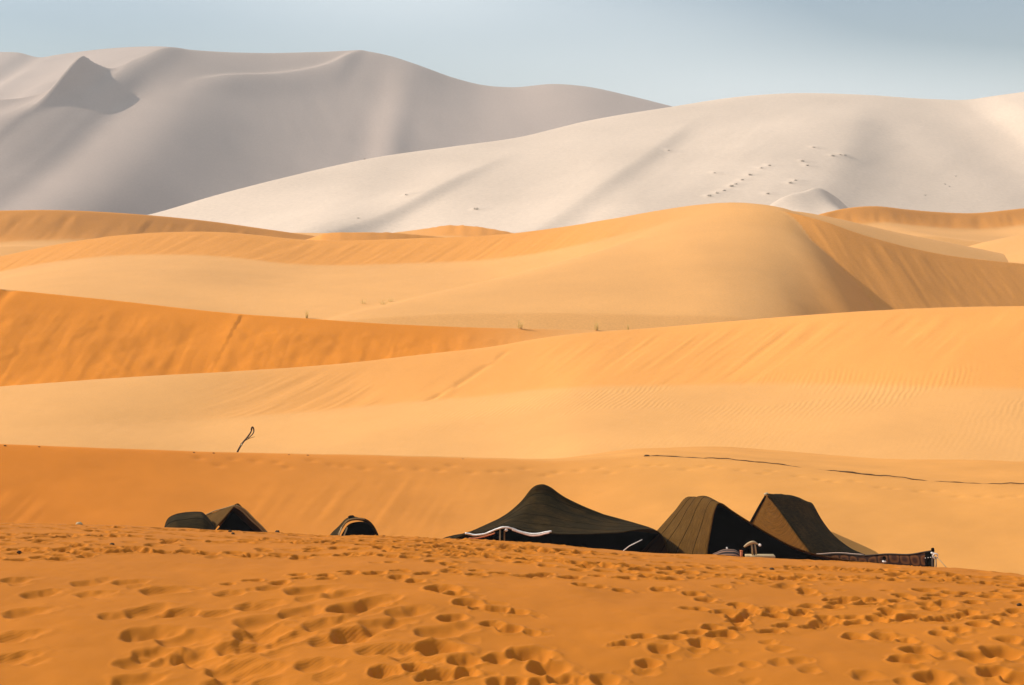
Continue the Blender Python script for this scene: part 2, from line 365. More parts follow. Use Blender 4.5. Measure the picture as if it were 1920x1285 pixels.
for _ in range(34):                                   # a few strays lower down
    px, py = R.uniform(1050, 2100), R.uniform(1110, 1300)
    if py < 1100 + (1750 - px) * 0.25: continue
    x, y = on_fore(px, py); k = R.uniform(0.6, 1.0)
    print_hole(x, y, 0.12 * k, 0.16 * k, 0.06 * k, R.uniform(-.4, .9), 2.4, 0.25, .8)
for px, py, k in FRESH:
    x, y = on_fore(px, py)
    print_hole(x, y, 0.105 * k, 0.142 * k, 0.085 * k, R.uniform(-.3, .6), 4.0, 0.22, R.uniform(.4, .9))
    for q in range(2):
        print_hole(x + R.uniform(.05, .45) * k, y + R.uniform(-.3, .3) * k, 0.07 * k, 0.09 * k, 0.016 * k, R.uniform(0, 3), 2.2, 0.3, .4)
cyv = c0.at(X0)[0]
rip = sstep(-0.15, 0.1, fbm(X0 / 2.5, Y0 / 2.5, 2, 31)) * sstep(-2.5, -5.0, Y0 - cyv) * (0.35 + 0.65 * sstep(0.5, -2.0, X0))
link('foreground_dune', grid_mesh('foreground_dune', X0, Y0, Z0m, {'slip': X0 * 0, 'ripple': rip}), m_fore, kind='structure')

SH = {}
def dune(name, key, xh, nx, ys, zf, mat, rip=None):
    X, Y = xy(xh, nx, ys); Z, slip = zf(X, Y)
    SH[key] = Sheet(X[0], np.asarray(ys), Z)
    return link(name, grid_mesh(name, X, Y, Z, {'slip': slip, 'ripple': rip(X, Y) if rip else X * 0}), mat, kind='structure')

# --- L1: hollow with the rise behind the tents
c1 = Crest([(-900, 815, 76), (0, 833, 80), (240, 842, 81.5), (445, 849, 83), (680, 854, 84.5), (900, 860, 85.5), (1060, 864, 86), (1140, 860, 86), (1215, 855, 86), (1310, 859, 85.7), (1400, 865, 85), (1560, 883, 83.5), (1750, 902, 81.5), (1920, 909, 80), (2800, 930, 76)])
def f1(X, Y):
    z, s, slip = ridge(X, Y, c1, [(0, .42), (900, .30), (1300, .20), (1500, .205), (1920, .19)], [(0, 11), (900, 12), (1920, 16)], 0.10, [(0, .25), (1000, .12), (1920, .02)], [(0, .25), (1000, .8), (1400, 3)], 1.5)
    z = smax(z, -15.2 + 0 * z, 1.0)
    fl = floor_z(X) - 0.12 - 0.5 * np.clip(Y - 62.5, 0, None)
    z = smax(z, fl, 0.8)
    st = fbm((X + 0.25 * s) / 0.5, s / 5.0, 3, 21)
    z += slip * 0.12 * st * sstep(0.6, 3.0, s) * sstep(.05, .3, fbm(X / 5, s / 8, 2, 77) + .1) + 0.035 * fbm(X / 1.3, Y / 0.8, 3, 12)
    for i in range(46):                               # a line of old footprints under the crest
        q = 390 + 33 * i + 7 * math.sin(i * 2.1); xx = (q - XC) * 84 / F; cyq = float(c1.at(np.array([xx]))[0][0])
        yy = cyq - (0.9 + 0.045 * i + 0.3 * math.sin(i * 1.7) + (0.35 if i % 2 else 0))
        z -= 0.05 * np.exp(-((X - xx) / 0.22)**2 - ((Y - yy) / 0.2)**2)
    return z, slip * 0.9
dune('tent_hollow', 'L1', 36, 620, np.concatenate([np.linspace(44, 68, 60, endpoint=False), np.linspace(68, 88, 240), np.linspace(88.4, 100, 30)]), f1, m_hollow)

# --- L2: broad bright dune with a wide apron
c2 = Crest([(-900, 775, 134), (0, 725, 134), (250, 707, 135), (450, 696, 136), (640, 682, 136), (800, 664, 135.5), (930, 649, 135), (1010, 635, 134.5), (1100, 624, 133), (1200, 617, 131.5), (1400, 600, 128.5), (1600, 585, 125), (1760, 577, 122), (1920, 574, 119), (2400, 575, 112), (2900, 590, 106)])
def f2(X, Y):
    z, s, slip = ridge(X, Y, c2, [(0, .10), (250, .15), (420, .26), (560, .36), (1000, .40), (1500, .40), (1920, .42)], [(0, 18), (250, 14), (450, 9.5), (600, 8), (930, 8), (1200, 9), (1600, 10.5), (1920, 11)], [(0, .06), (1000, .075), (1500, .105), (1920, .145)], .3, [(0, .9), (450, .8), (640, .25), (1000, .5), (1200, .3)], 0.9)
    ac = X + 0.75 * s
    st = fbm(ac / 0.9, s / 9.0, 4, 41)
    z += slip * sstep(0.3, 2.5, s) * (0.20 * st * sstep(-.1, .25, fbm(X / 7, s / 12, 2, 48)) + 0.16 * np.minimum(0, fbm(ac / 3.2, s / 25, 2, 47) + 0.12))
    # shallow scar of a slide near the lobe's end
    z -= 0.10 * slip * np.exp(-((ac - (930 - XC) * 133 / F - 1.5) / 0.4)**2) * sstep(-.15, .1, fbm(X / 1.5, s / 2, 2, 57)) * sstep(0.2, 1.5, s)
    z += 0.5 * fbm(X / 22, Y / 18, 2, 43) * sstep(1, 12, s) + 0.02 * fbm(X / .8, Y / .8, 2, 44)
    return z - 0.3 * np.clip(90 - Y, 0, None), slip
def r2(X, Y):
    cy = c2.at(X[0])[0]; s = cy - Y
    return np.clip(sstep(-.05, .2, fbm(X / 7, Y / 4, 3, 52)) + .08, 0, 1) * sstep(8.5, 11, s) * (1 - 0.7 * sstep(15, 24, s)) * sstep(-12, 4, X)
dune('sand_dune', 'L2', 52, 760, np.concatenate([np.linspace(82, 104, 100, endpoint=False), np.linspace(104, 140, 360), np.linspace(140.5, 158, 30)]), f2, m_mid, r2)

# --- L3: steep slip face on the left
c3 = Crest([(-900, 480, 176), (-400, 503, 177), (0, 542, 178), (200, 562, 179), (440, 588, 180), (600, 599, 181), (700, 606, 181.5), (850, 613, 182), (1000, 617, 182.5), (1100, 619, 183), (1200, 621, 183), (1500, 640, 183), (2900, 700, 183)])
def f3(X, Y):
    z, s, slip = ridge(X, Y, c3, [(0, .52), (700, .46), (1000, .30), (1200, .2)], [(0, 17), (700, 13), (1000, 5), (1200, 3)], .05, [(0, .16), (900, .08), (1200, .03)], .15, 1.0)
    st = fbm((X + .1 * s + 0.8 * fbm(X / 3, s / 4, 2, 66)) / 1.1, s / 10.0, 4, 61)
    z += slip * sstep(0.5, 4, s) * (0.15 * st + 0.38 * fbm(X / 3.4 + .6 * fbm(X / 4, s / 4, 2, 69), s / 4.0, 3, 63))
    ax = X + .12 * s
    z -= 0.07 * slip * np.exp(-s / 9) * np.exp(-((ax + .5 * fbm(s / 2, s * 0, 2, 71) - (446 - XC) * 180 / F - .4) / 0.7)**2) * np.sign(ax - (446 - XC) * 180 / F - .4 + 1e-6) * sstep(0, .6, s)
    z -= 0.2 * slip * np.exp(-((ax + .6 * fbm(s / 2, s * 0, 2, 72) - (12 - XC) * 178 / F) / 0.7)**2)
    z += 0.02 * fbm(X / .8, Y / .8, 2, 64)
    return smax(z, -12.8 + 0 * z, 1), slip
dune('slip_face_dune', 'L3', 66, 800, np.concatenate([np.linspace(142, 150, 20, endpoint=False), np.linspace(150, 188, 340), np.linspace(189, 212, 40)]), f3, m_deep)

# --- L4: domed dune with its hollow on the right
c4a = Crest([(-900, 560, 318), (-300, 528, 317), (0, 481, 316), (110, 458, 315), (230, 441, 314), (400, 435, 312), (600, 451, 309), (780, 447, 306), (960, 438, 302), (1060, 425, 299), (1150, 410, 295), (1240, 394, 292), (1310, 384, 290), (1380, 380, 288), (1450, 387, 285), (1530, 409, 280), (1620, 440, 274), (1700, 465, 272), (2000, 560, 270), (2900, 640, 270)])
c4b = Crest([(500, 640, 195), (600, 603, 205), (700, 577, 215), (850, 541, 230), (960, 515, 242), (1080, 483, 257), (1180, 453, 270), (1280, 416, 281), (1380, 393, 291), (1460, 394, 298), (1700, 440, 312), (2900, 700, 340)])
c4c = Crest([(-900, 1500, 285), (1000, 700, 285), (1300, 470, 283), (1400, 402, 282), (1450, 396, 280), (1530, 411, 277), (1620, 441, 276), (1750, 474, 278), (1920, 495, 282), (2300, 520, 290), (2900, 540, 300)])
def f4(X, Y):
    za, sa, slip = ridge(X, Y, c4a, [(0, .40), (900, .40), (1150, .34), (1280, .22), (1400, .2), (1500, .2)], [(0, 8), (400, 11), (960, 11), (1200, 9), (1400, 8)], [(0, .085), (700, .085), (1000, .12), (1300, .19), (1500, .19)], .2, [(0, .4), (1000, .6), (1300, 3), (1450, 3)], 1.6)
    st = fbm((X + .6 * sa) / 1.6, sa / 14.0, 4, 81)
    za += slip * sstep(0.5, 3, sa) * (0.22 * st)
    zb, sb, _ = ridge(X, Y, c4b, [(600, .11), (1000, .15), (1300, .20), (1460, .24)], 30, .18, [(600, .05), (1000, .10), (1300, .3)], 5.0, 6.0)
    z = smax(za, zb, 1.2)
    xe = 36.0 + 0.22 * (Y - 230) + 1.5 * fbm(Y / 40, Y * 0, 1, 9)
    v = (X - xe) / 6.0
    fall = 0.85 * 6.0 * np.where(v > 30, v, np.log1p(np.exp(np.clip(v, -40, 30))))
    z = z - fall * sstep(284, 268, Y) - 0.35 * np.clip(200 - Y, 0, None)
    slip = np.maximum(slip, sstep(-.6, 1.2, v) * sstep(286, 270, Y))  # lee side also takes the deeper slip colour, painting its shade darker
    zc, sc, slc = ridge(X, Y, c4c, .56, 22, .1, .25, .2, 2.0)
    zc += slc * sstep(0.5, 3, sc) * (0.26 * fbm((X - .2 * sc) / 1.8, sc / 14.0, 4, 83))
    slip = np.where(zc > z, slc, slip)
    z = smax(z, zc, 0.35)
    return z + 0.05 * fbm(X / 2, Y / 2, 2, 84), slip * 0.9
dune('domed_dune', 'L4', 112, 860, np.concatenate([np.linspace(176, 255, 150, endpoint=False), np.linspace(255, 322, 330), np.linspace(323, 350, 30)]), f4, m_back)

# --- L5, L6: low ridges behind
c5 = Crest([(-900, 420, 380), (-300, 398, 395), (0, 395, 404), (100, 394, 408), (230, 400, 414), (400, 416, 422), (500, 430, 426), (620, 447, 430), (800, 470, 434), (2900, 600, 440)])
def f5(X, Y):
    z, s, slip = ridge(X, Y, c5, .62, [(0, 13), (500, 9)], .05, .2, .5, 2.0)
    z += slip * 0.6 * fbm((X + .2 * s) / 2.2, s / 20, 4, 91) * sstep(.5, 4, s)
    return z - 0.3 * np.clip(378 - Y, 0, None), slip
dune('low_ridge', 'L5', 160, 560, np.concatenate([np.linspace(335, 375, 24, endpoint=False), np.linspace(375, 440, 200), np.linspace(441, 470, 20)]), f5, m_back)
c5b = Crest([(-900, 520, 372), (420, 470, 372), (520, 460, 370), (575, 449, 368), (610, 438, 366), (660, 436, 365), (730, 437, 366), (800, 442, 368), (900, 452, 370), (1100, 500, 370), (2900, 600, 370)])
c5c = Crest([(-900, 480, 470), (450, 436, 470), (600, 437, 468), (720, 438, 462), (790, 430, 458), (850, 423, 455), (900, 426, 452), (960, 437, 450), (1050, 455, 450), (2900, 600, 450)])
def f5b(X, Y):
    a, sa, l1 = ridge(X, Y, c5b, .5, 9, .06, .15, .5, 2); return a + l1 * .4 * fbm(X / 2, sa / 15, 3, 5), l1
def f5c(X, Y):
    a, sa, l1 = ridge(X, Y, c5c, [(600, .1), (760, .2), (840, .5)], 8, .06, .15, .7, 2); return a + l1 * .4 * fbm(X / 2, sa / 15, 3, 6), l1
dune('low_ridge', 'L5b', 120, 400, np.linspace(330, 390, 120), f5b, m_back)
dune('low_ridge', 'L5c', 150, 400, np.linspace(400, 490, 120), f5c, m_back)
c6 = Crest([(-900, 700, 395), (1300, 460, 398), (1480, 420, 398), (1530, 404, 384), (1580, 392, 387), (1640, 387, 391), (1700, 393, 395), (1760, 398, 399), (1820, 400, 403), (1920, 391, 410), (2200, 380, 425), (2900, 410, 440)])
def f6(X, Y):
    z, s, slip = ridge(X, Y, c6, .6, 7, .075, .15, .5, 2.0)
    return z + slip * .5 * fbm((X + .2 * s) / 2.2, s / 18, 4, 95) * sstep(.5, 4, s) - 0.3 * np.clip(340 - Y, 0, None), slip
dune('low_ridge', 'L6', 160, 560, np.linspace(315, 445, 250), f6, m_back)
c6b = Crest([(-900, 700, 330), (1500, 520, 330), (1640, 492, 330), (1780, 471, 332), (1850, 454, 334), (1920, 440, 336), (2100, 410, 340), (2900, 440, 345)])
def f6b(X, Y):
    z, s, slip = ridge(X, Y, c6b, .14, 10, .08, .15, 1.0, 2.0); return z + .4 * fbm(X / 9, Y / 9, 2, 3), slip
dune('low_ridge', 'L6b', 140, 400, np.linspace(290, 365, 120), f6b, m_back)

# --- L7: pale far dune
c7 = Crest([(-900, 560, 650), (-200, 470, 680), (150, 432, 700), (290, 404, 720), (400, 371, 745), (540, 334, 780), (700, 298, 820), (850, 276, 850), (970, 259, 880), (1100, 228, 920), (1260, 201, 960), (1380, 183, 985), (1480, 176, 1000), (1600, 178, 1010), (1750, 187, 1015), (1810, 188, 1010), (1860, 181, 1000), (1920, 173, 990), (2200, 150, 980), (2900, 200, 960)])
c7s = Crest([(-900, 1200, 560), (1200, 620, 590), (1380, 440, 596), (1440, 387, 602), (1475, 367, 612), (1505, 360, 622), (1532, 352, 638), (1560, 365, 650), (1620, 420, 660), (1700, 480, 670), (2900, 900, 700)])
SCRUB = [(1330, 368), (1345, 363), (1358, 358), (1372, 350), (1380, 346), (1392, 338), (1407, 329), (1428, 316), (1443, 311), (1505, 303), (1514, 311), (1526, 277), (1562, 293), (1576, 291), (1585, 292), (1482, 344), (1492, 339), (1440, 364), (762, 366), (893, 393), (1340, 325), (1254, 283)]
def f7(X, Y):
    z, s, slip = ridge(X, Y, c7, [(300, .32), (900, .30), (1300, .28), (1920, .28)], [(0, 40), (1920, 120)], [(0, .13), (700, .18), (1100, .24), (1920, .26)], .3, [(300, 2), (1000, 6), (1400, 14), (1900, 14)], 30)
    g = X + 0.55 * (s - 60)
    z += 5.0 * fbm(g / 140, s / 420, 2, 101) * sstep(10, 120, s) + 0.35 * fbm(g / 18, s / 60, 3, 103) * sstep(5, 60, s)
    # one long soft spur with a shaded right flank, and a gully further right
    gx = X - 0.25 * (Y - 700)
    for c, a, w in ((-32, 2.2, 9), (38, 2.0, 11), (119, 4.0, 26)):
        q = gx - c
        z += a * np.where(q < 0, np.exp(-(q / (w * 1.9))**2), np.exp(-(q / (w * 0.62))**2)) * sstep(20, 110, s)
    zs, ss, ls = ridge(X, Y, c7s, .42, 16, .2, .3, 1.5, 4)
    q = smax(z, zs, 2.0)
    q = q - 0.35 * np.clip(575 - Y, 0, None)
    sh = Sheet(X[0], Y[:, 0], q)
    for a, b in SCRUB:                                # sand held up round each bush, drawn out down wind
        hx, hy, _ = sh.hit(a, b); e = X - hx
        q = q + 0.5 * np.exp(-np.where(e < 0, (e / 1.8)**2, (e / 4.0)**2) - ((Y - hy) / 4.0)**2)
    return q, slip * 0
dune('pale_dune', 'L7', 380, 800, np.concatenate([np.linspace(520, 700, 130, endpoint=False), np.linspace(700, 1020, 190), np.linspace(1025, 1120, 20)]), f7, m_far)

# --- L8: great grey dune on the skyline
c8a = Crest([(-900, 150, 2150), (-300, 120, 2100), (0, 98, 2050), (35, 99, 2040), (75, 108, 2030), (110, 103, 2010), (200, 92, 1960), (270, 88, 1900), (310, 88, 1850), (420, 110, 1850), (700, 190, 1800), (2900, 300, 1700)])
c8b = Crest([(-900, 260, 1200), (-200, 198, 1320), (0, 187, 1366), (50, 182, 1388), (100, 165, 1415), (130, 143, 1434), (149, 107, 1449), (178, 118, 1471), (206, 128, 1493), (255, 110, 1535), (313, 89, 1585), (360, 94, 1610), (420, 98, 1636), (500, 100, 1664), (600, 98, 1686), (690, 97, 1694), (730, 105, 1694), (780, 121, 1684), (850, 146, 1685), (900, 159, 1685), (960, 164, 1680), (1040, 158, 1670), (1100, 163, 1660), (1180, 180, 1650), (1260, 200, 1640), (1400, 235, 1640), (2900, 380, 1600)])
c8s = Crest([(-900, 420, 1200), (150, 236, 1340), (300, 178, 1458), (345, 163, 1500), (420, 160, 1545), (500, 155, 1582), (560, 144, 1610), (620, 126, 1640), (660, 110, 1668), (690, 99, 1688), (730, 108, 1675), (800, 150, 1680), (2900, 500, 1680)])
def f8(X, Y):
    za, sa, _ = ridge(X, Y, c8a, .34, 400, .3, .3, 6.0, 20)
    zb, sb, _ = ridge(X, Y, c8b, [(0, .45), (310, .44), (700, .50), (1260, .42)], [(0, 230), (1260, 200)], .32, [(0, .5), (310, .5), (1260, .3)], [(0, 1.5), (310, 2), (420, 6), (1260, 12)], 40, (110, 45))
    ly, _, lp = c8s.at(X[0]); e = Y - ly
    z = zb + 4.5 * np.where(e < 0, np.exp(-(e / 40)**2), np.exp(-(e / 14)**2)) * sstep(330, 460, lp) * (1 - sstep(640, 695, lp))
    g = X - 0.3 * sb
    z += 5 * fbm(g / 220, sb / 500, 2, 111) * sstep(20, 220, sb) + 1.0 * fbm(g / 25, sb / 120, 3, 113) * sstep(10, 120, sb)
    return np.maximum(z, za) - 0.4 * np.clip(1040 - Y, 0, None), X * 0
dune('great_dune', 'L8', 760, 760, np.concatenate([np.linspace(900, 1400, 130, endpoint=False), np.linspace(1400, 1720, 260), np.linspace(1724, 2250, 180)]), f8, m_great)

# --- haze: one even body of dusty air round everything
hv = [(-3600, -700, -18), (3600, -700, -18), (3600, 3800, -18), (-3600, 3800, -18), (-3600, -700, 262), (3600, -700, 262), (3600, 3800, 262), (-3600, 3800, 262)]
hme = mesh('haze', [(a, b, c + Z0) for a, b, c in hv], [(0, 3, 2, 1), (4, 5, 6, 7), (0, 1, 5, 4), (1, 2, 6, 5), (2, 3, 7, 6), (3, 0, 4, 7)])
hm = bpy.data.materials.new('haze'); hm.use_nodes = True
hm.node_tree.nodes.clear()
ho = hm.node_tree.nodes.new('ShaderNodeOutputMaterial'); hp = hm.node_tree.nodes.new('ShaderNodeVolumePrincipled')
hp.inputs['Color'].default_value = (0.92, 0.93, 0.95, 1); hp.inputs['Density'].default_value = 0.00018; hp.inputs['Anisotropy'].default_value = 0.0
hm.node_tree.links.new(hp.outputs[0], ho.inputs['Volume'])
link('haze', hme, hm, kind='stuff', label='pale dusty haze lying over the distant dunes', cat='haze', smooth=False)
#OBJECTS_BELOW
# ------------------------------------------------------------------ the camp
def W(px, py, d):
    x, y, z = P(px, py, d); return np.array((x, y, z + Z0))

def catmull(C, n):                                   # resample rows of control points (k, m, 3) along axis 0
    k = len(C); t = np.linspace(0, k - 1, n); i = np.minimum(t.astype(int), k - 2); f = (t - i)[:, None, None]
    g = lambda j: C[np.clip(j, 0, k - 1)]
    p0, p1, p2, p3 = g(i - 1), g(i), g(i + 1), g(i + 2)
    p0 = np.where((i == 0)[:, None, None], 2 * p1 - p2, p0); p3 = np.where((i == k - 2)[:, None, None], 2 * p2 - p1, p3)
    return 0.5 * (2 * p1 + (p2 - p0) * f + (2 * p0 - 5 * p1 + 4 * p2 - p3) * f**2 + (3 * p1 - p0 - 3 * p2 + p3) * f**3)

def surf(rows, nr, nc, lump=0.02, seed=0):
    C = np.array([[W(*p) for p in r] for r in rows])
    S = catmull(C, nr); S = catmull(S.transpose(1, 0, 2), nc).transpose(1, 0, 2)
    if lump: S[..., 2] += lump * (fbm(S[..., 0] / 0.5, S[..., 1] / 0.5 + seed, 3, seed) + 1.6 * fbm(S[..., 0] / 1.4, S[..., 1] / 1.1 + seed, 2, seed + 40))
    return S

def sheet_mesh(name, S, th=0.02):
    """a closed cloth of thickness th through the grid S, with metre UVs"""
    nr, nc = S.shape[:2]
    du = np.gradient(S, axis=1); dv = np.gradient(S, axis=0)
    N = np.cross(du, dv); N /= np.linalg.norm(N, axis=-1, keepdims=True) + 1e-9
    A = (S + N * th / 2).reshape(-1, 3); B = (S - N * th / 2).reshape(-1, 3)
    idx = np.arange(nr * nc).reshape(nr, nc); o = nr * nc
    f = []
    for i in range(nr - 1):
        for j in range(nc - 1):
            a, b, c, d = int(idx[i, j]), int(idx[i, j + 1]), int(idx[i + 1, j + 1]), int(idx[i + 1, j])
            f.append((a, b, c, d)); f.append((d + o, c + o, b + o, a + o))
    rim = [int(q) for q in list(idx[0]) + list(idx[1:, -1]) + list(idx[-1, ::-1][1:]) + list(idx[::-1, 0][1:-1])]
    for a, b in zip(rim, rim[1:] + rim[:1]): f.append((b, a, a + o, b + o))
    me = mesh(name, np.concatenate([A, B]), f)
    cu = np.concatenate([np.zeros((nr, 1)), np.cumsum(np.linalg.norm(np.diff(S, axis=1), axis=-1), 1)], 1)
    cv = np.concatenate([np.zeros((1, nc)), np.cumsum(np.linalg.norm(np.diff(S, axis=0), axis=-1), 0)], 0)
    UV = np.stack([cu.ravel(), cv.ravel()], -1); UV = np.concatenate([UV, UV])
    ul = me.uv_layers.new(name='UVMap'); vi = np.zeros(len(me.loops), np.int32); me.loops.foreach_get('vertex_index', vi)
    ul.data.foreach_set('uv', UV[vi].astype(np.float32).ravel())
    return me

def local(o, parent):                                 # parts are built in place; keep them there under their thing
    o.matrix_parent_inverse = parent.matrix_world.inverted(); return o

def part(name, me, mat, parent, **kw):
    o = link(name, me, mat, None, **kw); o.parent = parent
    l = parent.location
    if parent.type == 'EMPTY' and parent.parent is None:
        o.matrix_parent_inverse.identity(); o.location = (-l[0], -l[1], -l[2])
    return o

def tube_mesh(name, pts, r, n=8):
    pts = [Vector(p) for p in pts]; r = r if hasattr(r, '__len__') else [r] * len(pts)
    v, f = [], []
    up = Vector((0.13, 0.31, 0.94)).normalized()
    for i, p in enumerate(pts):
        t = (pts[min(i + 1, len(pts) - 1)] - pts[max(i - 1, 0)]).normalized()
        a = t.cross(up); a = a.normalized() if a.length > 1e-3 else t.cross(Vector((1, 0, 0))).normalized(); b = t.cross(a)
        for k in range(n):
            w = 2 * math.pi * k / n; v.append(p + (a * math.cos(w) + b * math.sin(w)) * r[i])
    for i in range(len(pts) - 1):
        for k in range(n):
            k2 = (k + 1) % n; f.append((i * n + k, i * n + k2, (i + 1) * n + k2, (i + 1) * n + k))
    f.append(tuple(range(n - 1, -1, -1))); f.append(tuple(range((len(pts) - 1) * n, len(pts) * n)))
    return mesh(name, v, f)

def spline(pts, n): return [p[0] for p in catmull(np.array(pts, float)[:, None, :], n)]

def lump_mesh(name, c, rad, seed=0, n=10, m=7):
    v, f = [], []; rr = random.Random(seed)
    for i in range(m + 1):
        th = math.pi * i / m
        for k in range(n):
            ph = 2 * math.pi * k / n; q = 1 + (rr.uniform(-.16, .16) if 0 < i < m else 0)
            v.append((c[0] + rad[0] * q * math.sin(th) * math.cos(ph), c[1] + rad[1] * q * math.sin(th) * math.sin(ph), c[2] + rad[2] * q * math.cos(th)))
    for i in range(m):
        for k in range(n):
            k2 = (k + 1) % n; f.append((i * n + k, (i + 1) * n + k, (i + 1) * n + k2, i * n + k2))
    return mesh(name, v, f)

def box_mesh(name, boxes, bev=0.006):
    """bevelled boxes: (centre, half sizes, z-rotation, tilt about y)"""
    import bmesh
    from mathutils import Matrix
    bm = bmesh.new()
    for c, h, rz, ty in boxes:
        M = Matrix.Translation(c) @ Matrix.Rotation(rz, 4, 'Z') @ Matrix.Rotation(ty, 4, 'Y') @ Matrix.Diagonal((2 * h[0], 2 * h[1], 2 * h[2], 1))
        bmesh.ops.create_cube(bm, size=1, matrix=M)
    bmesh.ops.bevel(bm, geom=list(bm.edges), offset=bev, segments=1, affect='EDGES')
    me = bpy.data.meshes.new(name); bm.to_mesh(me); bm.free(); return me

def ribbon(name, pts, hgt, mat, parent, th=0.015, n=40, lumpy=0.012):
    c = np.array(spline(pts, n)); S = np.stack([c + np.array((0, 0, hgt / 2)), c + np.array((0, -0.03, 0)), c - np.array((0, 0, hgt / 2))])
    S[..., 2] += lumpy * fbm(S[..., 0] * 5, S[..., 1] * 0, 2, 3); S[1, :, 1] += lumpy * 2 * fbm(S[1, :, 0] * 6, S[1, :, 1] * 0, 2, 5)
    return part(name, sheet_mesh(name, S, th), mat, parent)

def gz(x): return float(floor_z(np.array(x))) + Z0

def seam_on(S, i, parent, mat, off=0.016, r=0.014, axis=0, a=0, b=None):
    line = S[i] if axis == 0 else S[:, i]
    pts = [Vector(p) + Vector((-0.3, -0.8, 0.5)).normalized() * off for p in line[a:b]]
    part('seam', tube_mesh('seam', pts, r, 5), mat, parent)

# --- main tent with the striped trim
pxs = [812, 830, 880, 935, 975, 998, 1014, 1030, 1062, 1130, 1228, 1252]
rpy = [1032, 1011, 998, 974, 945, 919, 911, 915, 936, 965, 994, 1034]
epx = [820, 842, 874, 905, 938, 962, 990, 1030, 1080, 1145, 1230, 1256]
epy = [1046, 1018, 1001, 999, 989, 991, 997, 1000, 1002, 1001, 996, 1044]
rows = []
for t in (0, .2, .45, .7, .9, 1.0):
    rows.append([(e + (p - e) * t, ey + (ry - ey) * t**1.55, 57.3 + 3.4 * t) for e, p, ey, ry in zip(epx, pxs, epy, rpy)])
rows.append([(p, max(ry + 6, 972 + 0.0), 62.2) for p, ry in zip(pxs, rpy)])
rows.append([(p, max(ry + 10, 1024), 65.2) for p, ry in zip(pxs, rpy)])
t1 = thing('goat_hair_tent', (W(1010, 1022, 60)[0], 60, gz(W(1010, 1022, 60)[0])), 'large low black tent with central hump and pink scalloped trim over its opening', 'tent', 'nomad tents in the hollow')
S1 = surf(rows, 44, 84, 0.03, 1)
part('canopy', sheet_mesh('canopy', S1, 0.03), m_black, t1)
for i in (4, 9, 14, 19, 24): seam_on(S1, i, t1, m_seam, 0.02, 0.012, 0, 6, -6)
def wall(name, pts_top, parent, mat, nz=6):  # upright sheet; inside the tents its black colour paints the interior shade
    C = np.array(spline([W(*p) for p in pts_top], 30)); B = C.copy(); B[:, 2] = [gz(x) - 0.15 for x in B[:, 0]]
    S = np.stack([C + (B - C) * k / nz for k in range(nz + 1)]); return part(name, sheet_mesh(name, S, 0.02), mat, parent)
wall('inner_shade_wall', [(832, 1018, 61.5), (900, 1006, 61.5), (960, 985, 61.5), (1015, 972, 61.5), (1080, 985, 61.5), (1150, 992, 61.5), (1240, 1002, 61.5)], t1, m_void)
tr = ribbon('trim_band', [W(872, 1000, 57.1), W(890, 1003, 57.1), (W(908, 1002, 57.1)), W(925, 995, 57.1), W(942, 990, 57.1), W(958, 991, 57.1), W(975, 997, 57.1), W(992, 1001, 57.1), W(1010, 1001, 57.1), W(1034, 996, 57.1)], 0.058, m_white, t1, 0.012, 60, 0.03)
ribbon('trim_band', [W(960, 994, 57.0), W(975, 999, 57.0), W(992, 1004, 57.0), W(1010, 1004, 57.0), W(1030, 999, 57.0)], 0.038, m_pink, t1, 0.012, 50, 0.03)
ribbon('trim_band', [W(879, 1010, 57.15), W(895, 1009, 57.15), W(910, 1006, 57.15), W(928, 1000, 57.15)], 0.04, m_orange, t1, 0.012, 40, 0.025)
for a, b, d in ((936, 991, 57.4), (944.5, 995, 57.9)):
    x = W(a, 1020, d); part('pole', tube_mesh('pole', [(x[0], x[1], gz(x[0]) - .2), (x[0] + .01, x[1], gz(x[0]) + .6), W(a + 1.5, b, d)], 0.027, 8), m_wood, t1)
part('pole_knob', lump_mesh('pole_knob', W(949, 994, 57.3), (0.055, 0.05, 0.05), 3), m_white, t1)
part('guy_rope', tube_mesh('guy_rope', [W(1160, 1040, 56.5), W(1180, 1024, 56.5), W(1204, 1012, 56.5)], 0.014, 6), m_white, t1)

# --- ridge tent at the front right
cols = 11
fr = [(1322, 1075, 56.6), (1326, 1035, 56.7), (1333, 992, 56.9), (1340, 957, 57.0), (1350, 943, 57.1), (1374, 958, 57.1), (1402, 976, 57.1), (1442, 1001, 57.0), (1502, 1031, 56.9), (1582, 1050, 56.8), (1664, 1060, 56.7)]
md = [(1246, 1072, 59.2), (1262, 1030, 59.2), (1287, 984, 59.3), (1306, 944, 59.4), (1322, 931, 59.5), (1352, 948, 59.4), (1386, 973, 59.3), (1432, 1003, 59.2), (1497, 1038, 59.1), (1580, 1060, 59.0), (1662, 1074, 59)]
bk = [(1172, 1056, 62), (1192, 1033, 62), (1231, 997, 62), (1264, 960, 62), (1292, 932, 62), (1330, 958, 62), (1375, 986, 62), (1425, 1014, 62), (1490, 1044, 62), (1575, 1064, 62), (1660, 1080, 62)]
mix = lambda A, B, t, sag=0: [tuple(a + (b - a) * t + (sag if i == 1 else 0) for i, (a, b) in enumerate(zip(p, q))) for p, q in zip(A, B)]
t2 = thing('goat_hair_tent', (W(1330, 1040, 59)[0], 59, gz(W(1330, 1040, 59)[0])), 'brown black ridge tent with seamed left side, its dark opening behind the wooden stand', 'tent', 'nomad tents in the hollow')
S2 = surf([fr, mix(fr, md, .5, 1.0), md, mix(md, bk, .5, 0.5), bk], 40, 72, 0.03, 2)
part('canopy', sheet_mesh('canopy', S2, 0.03), m_brown, t2)
for i in (8, 17, 25, 33): seam_on(S2, i, t2, m_seam, 0.018, 0.016, 0, 2, 34)
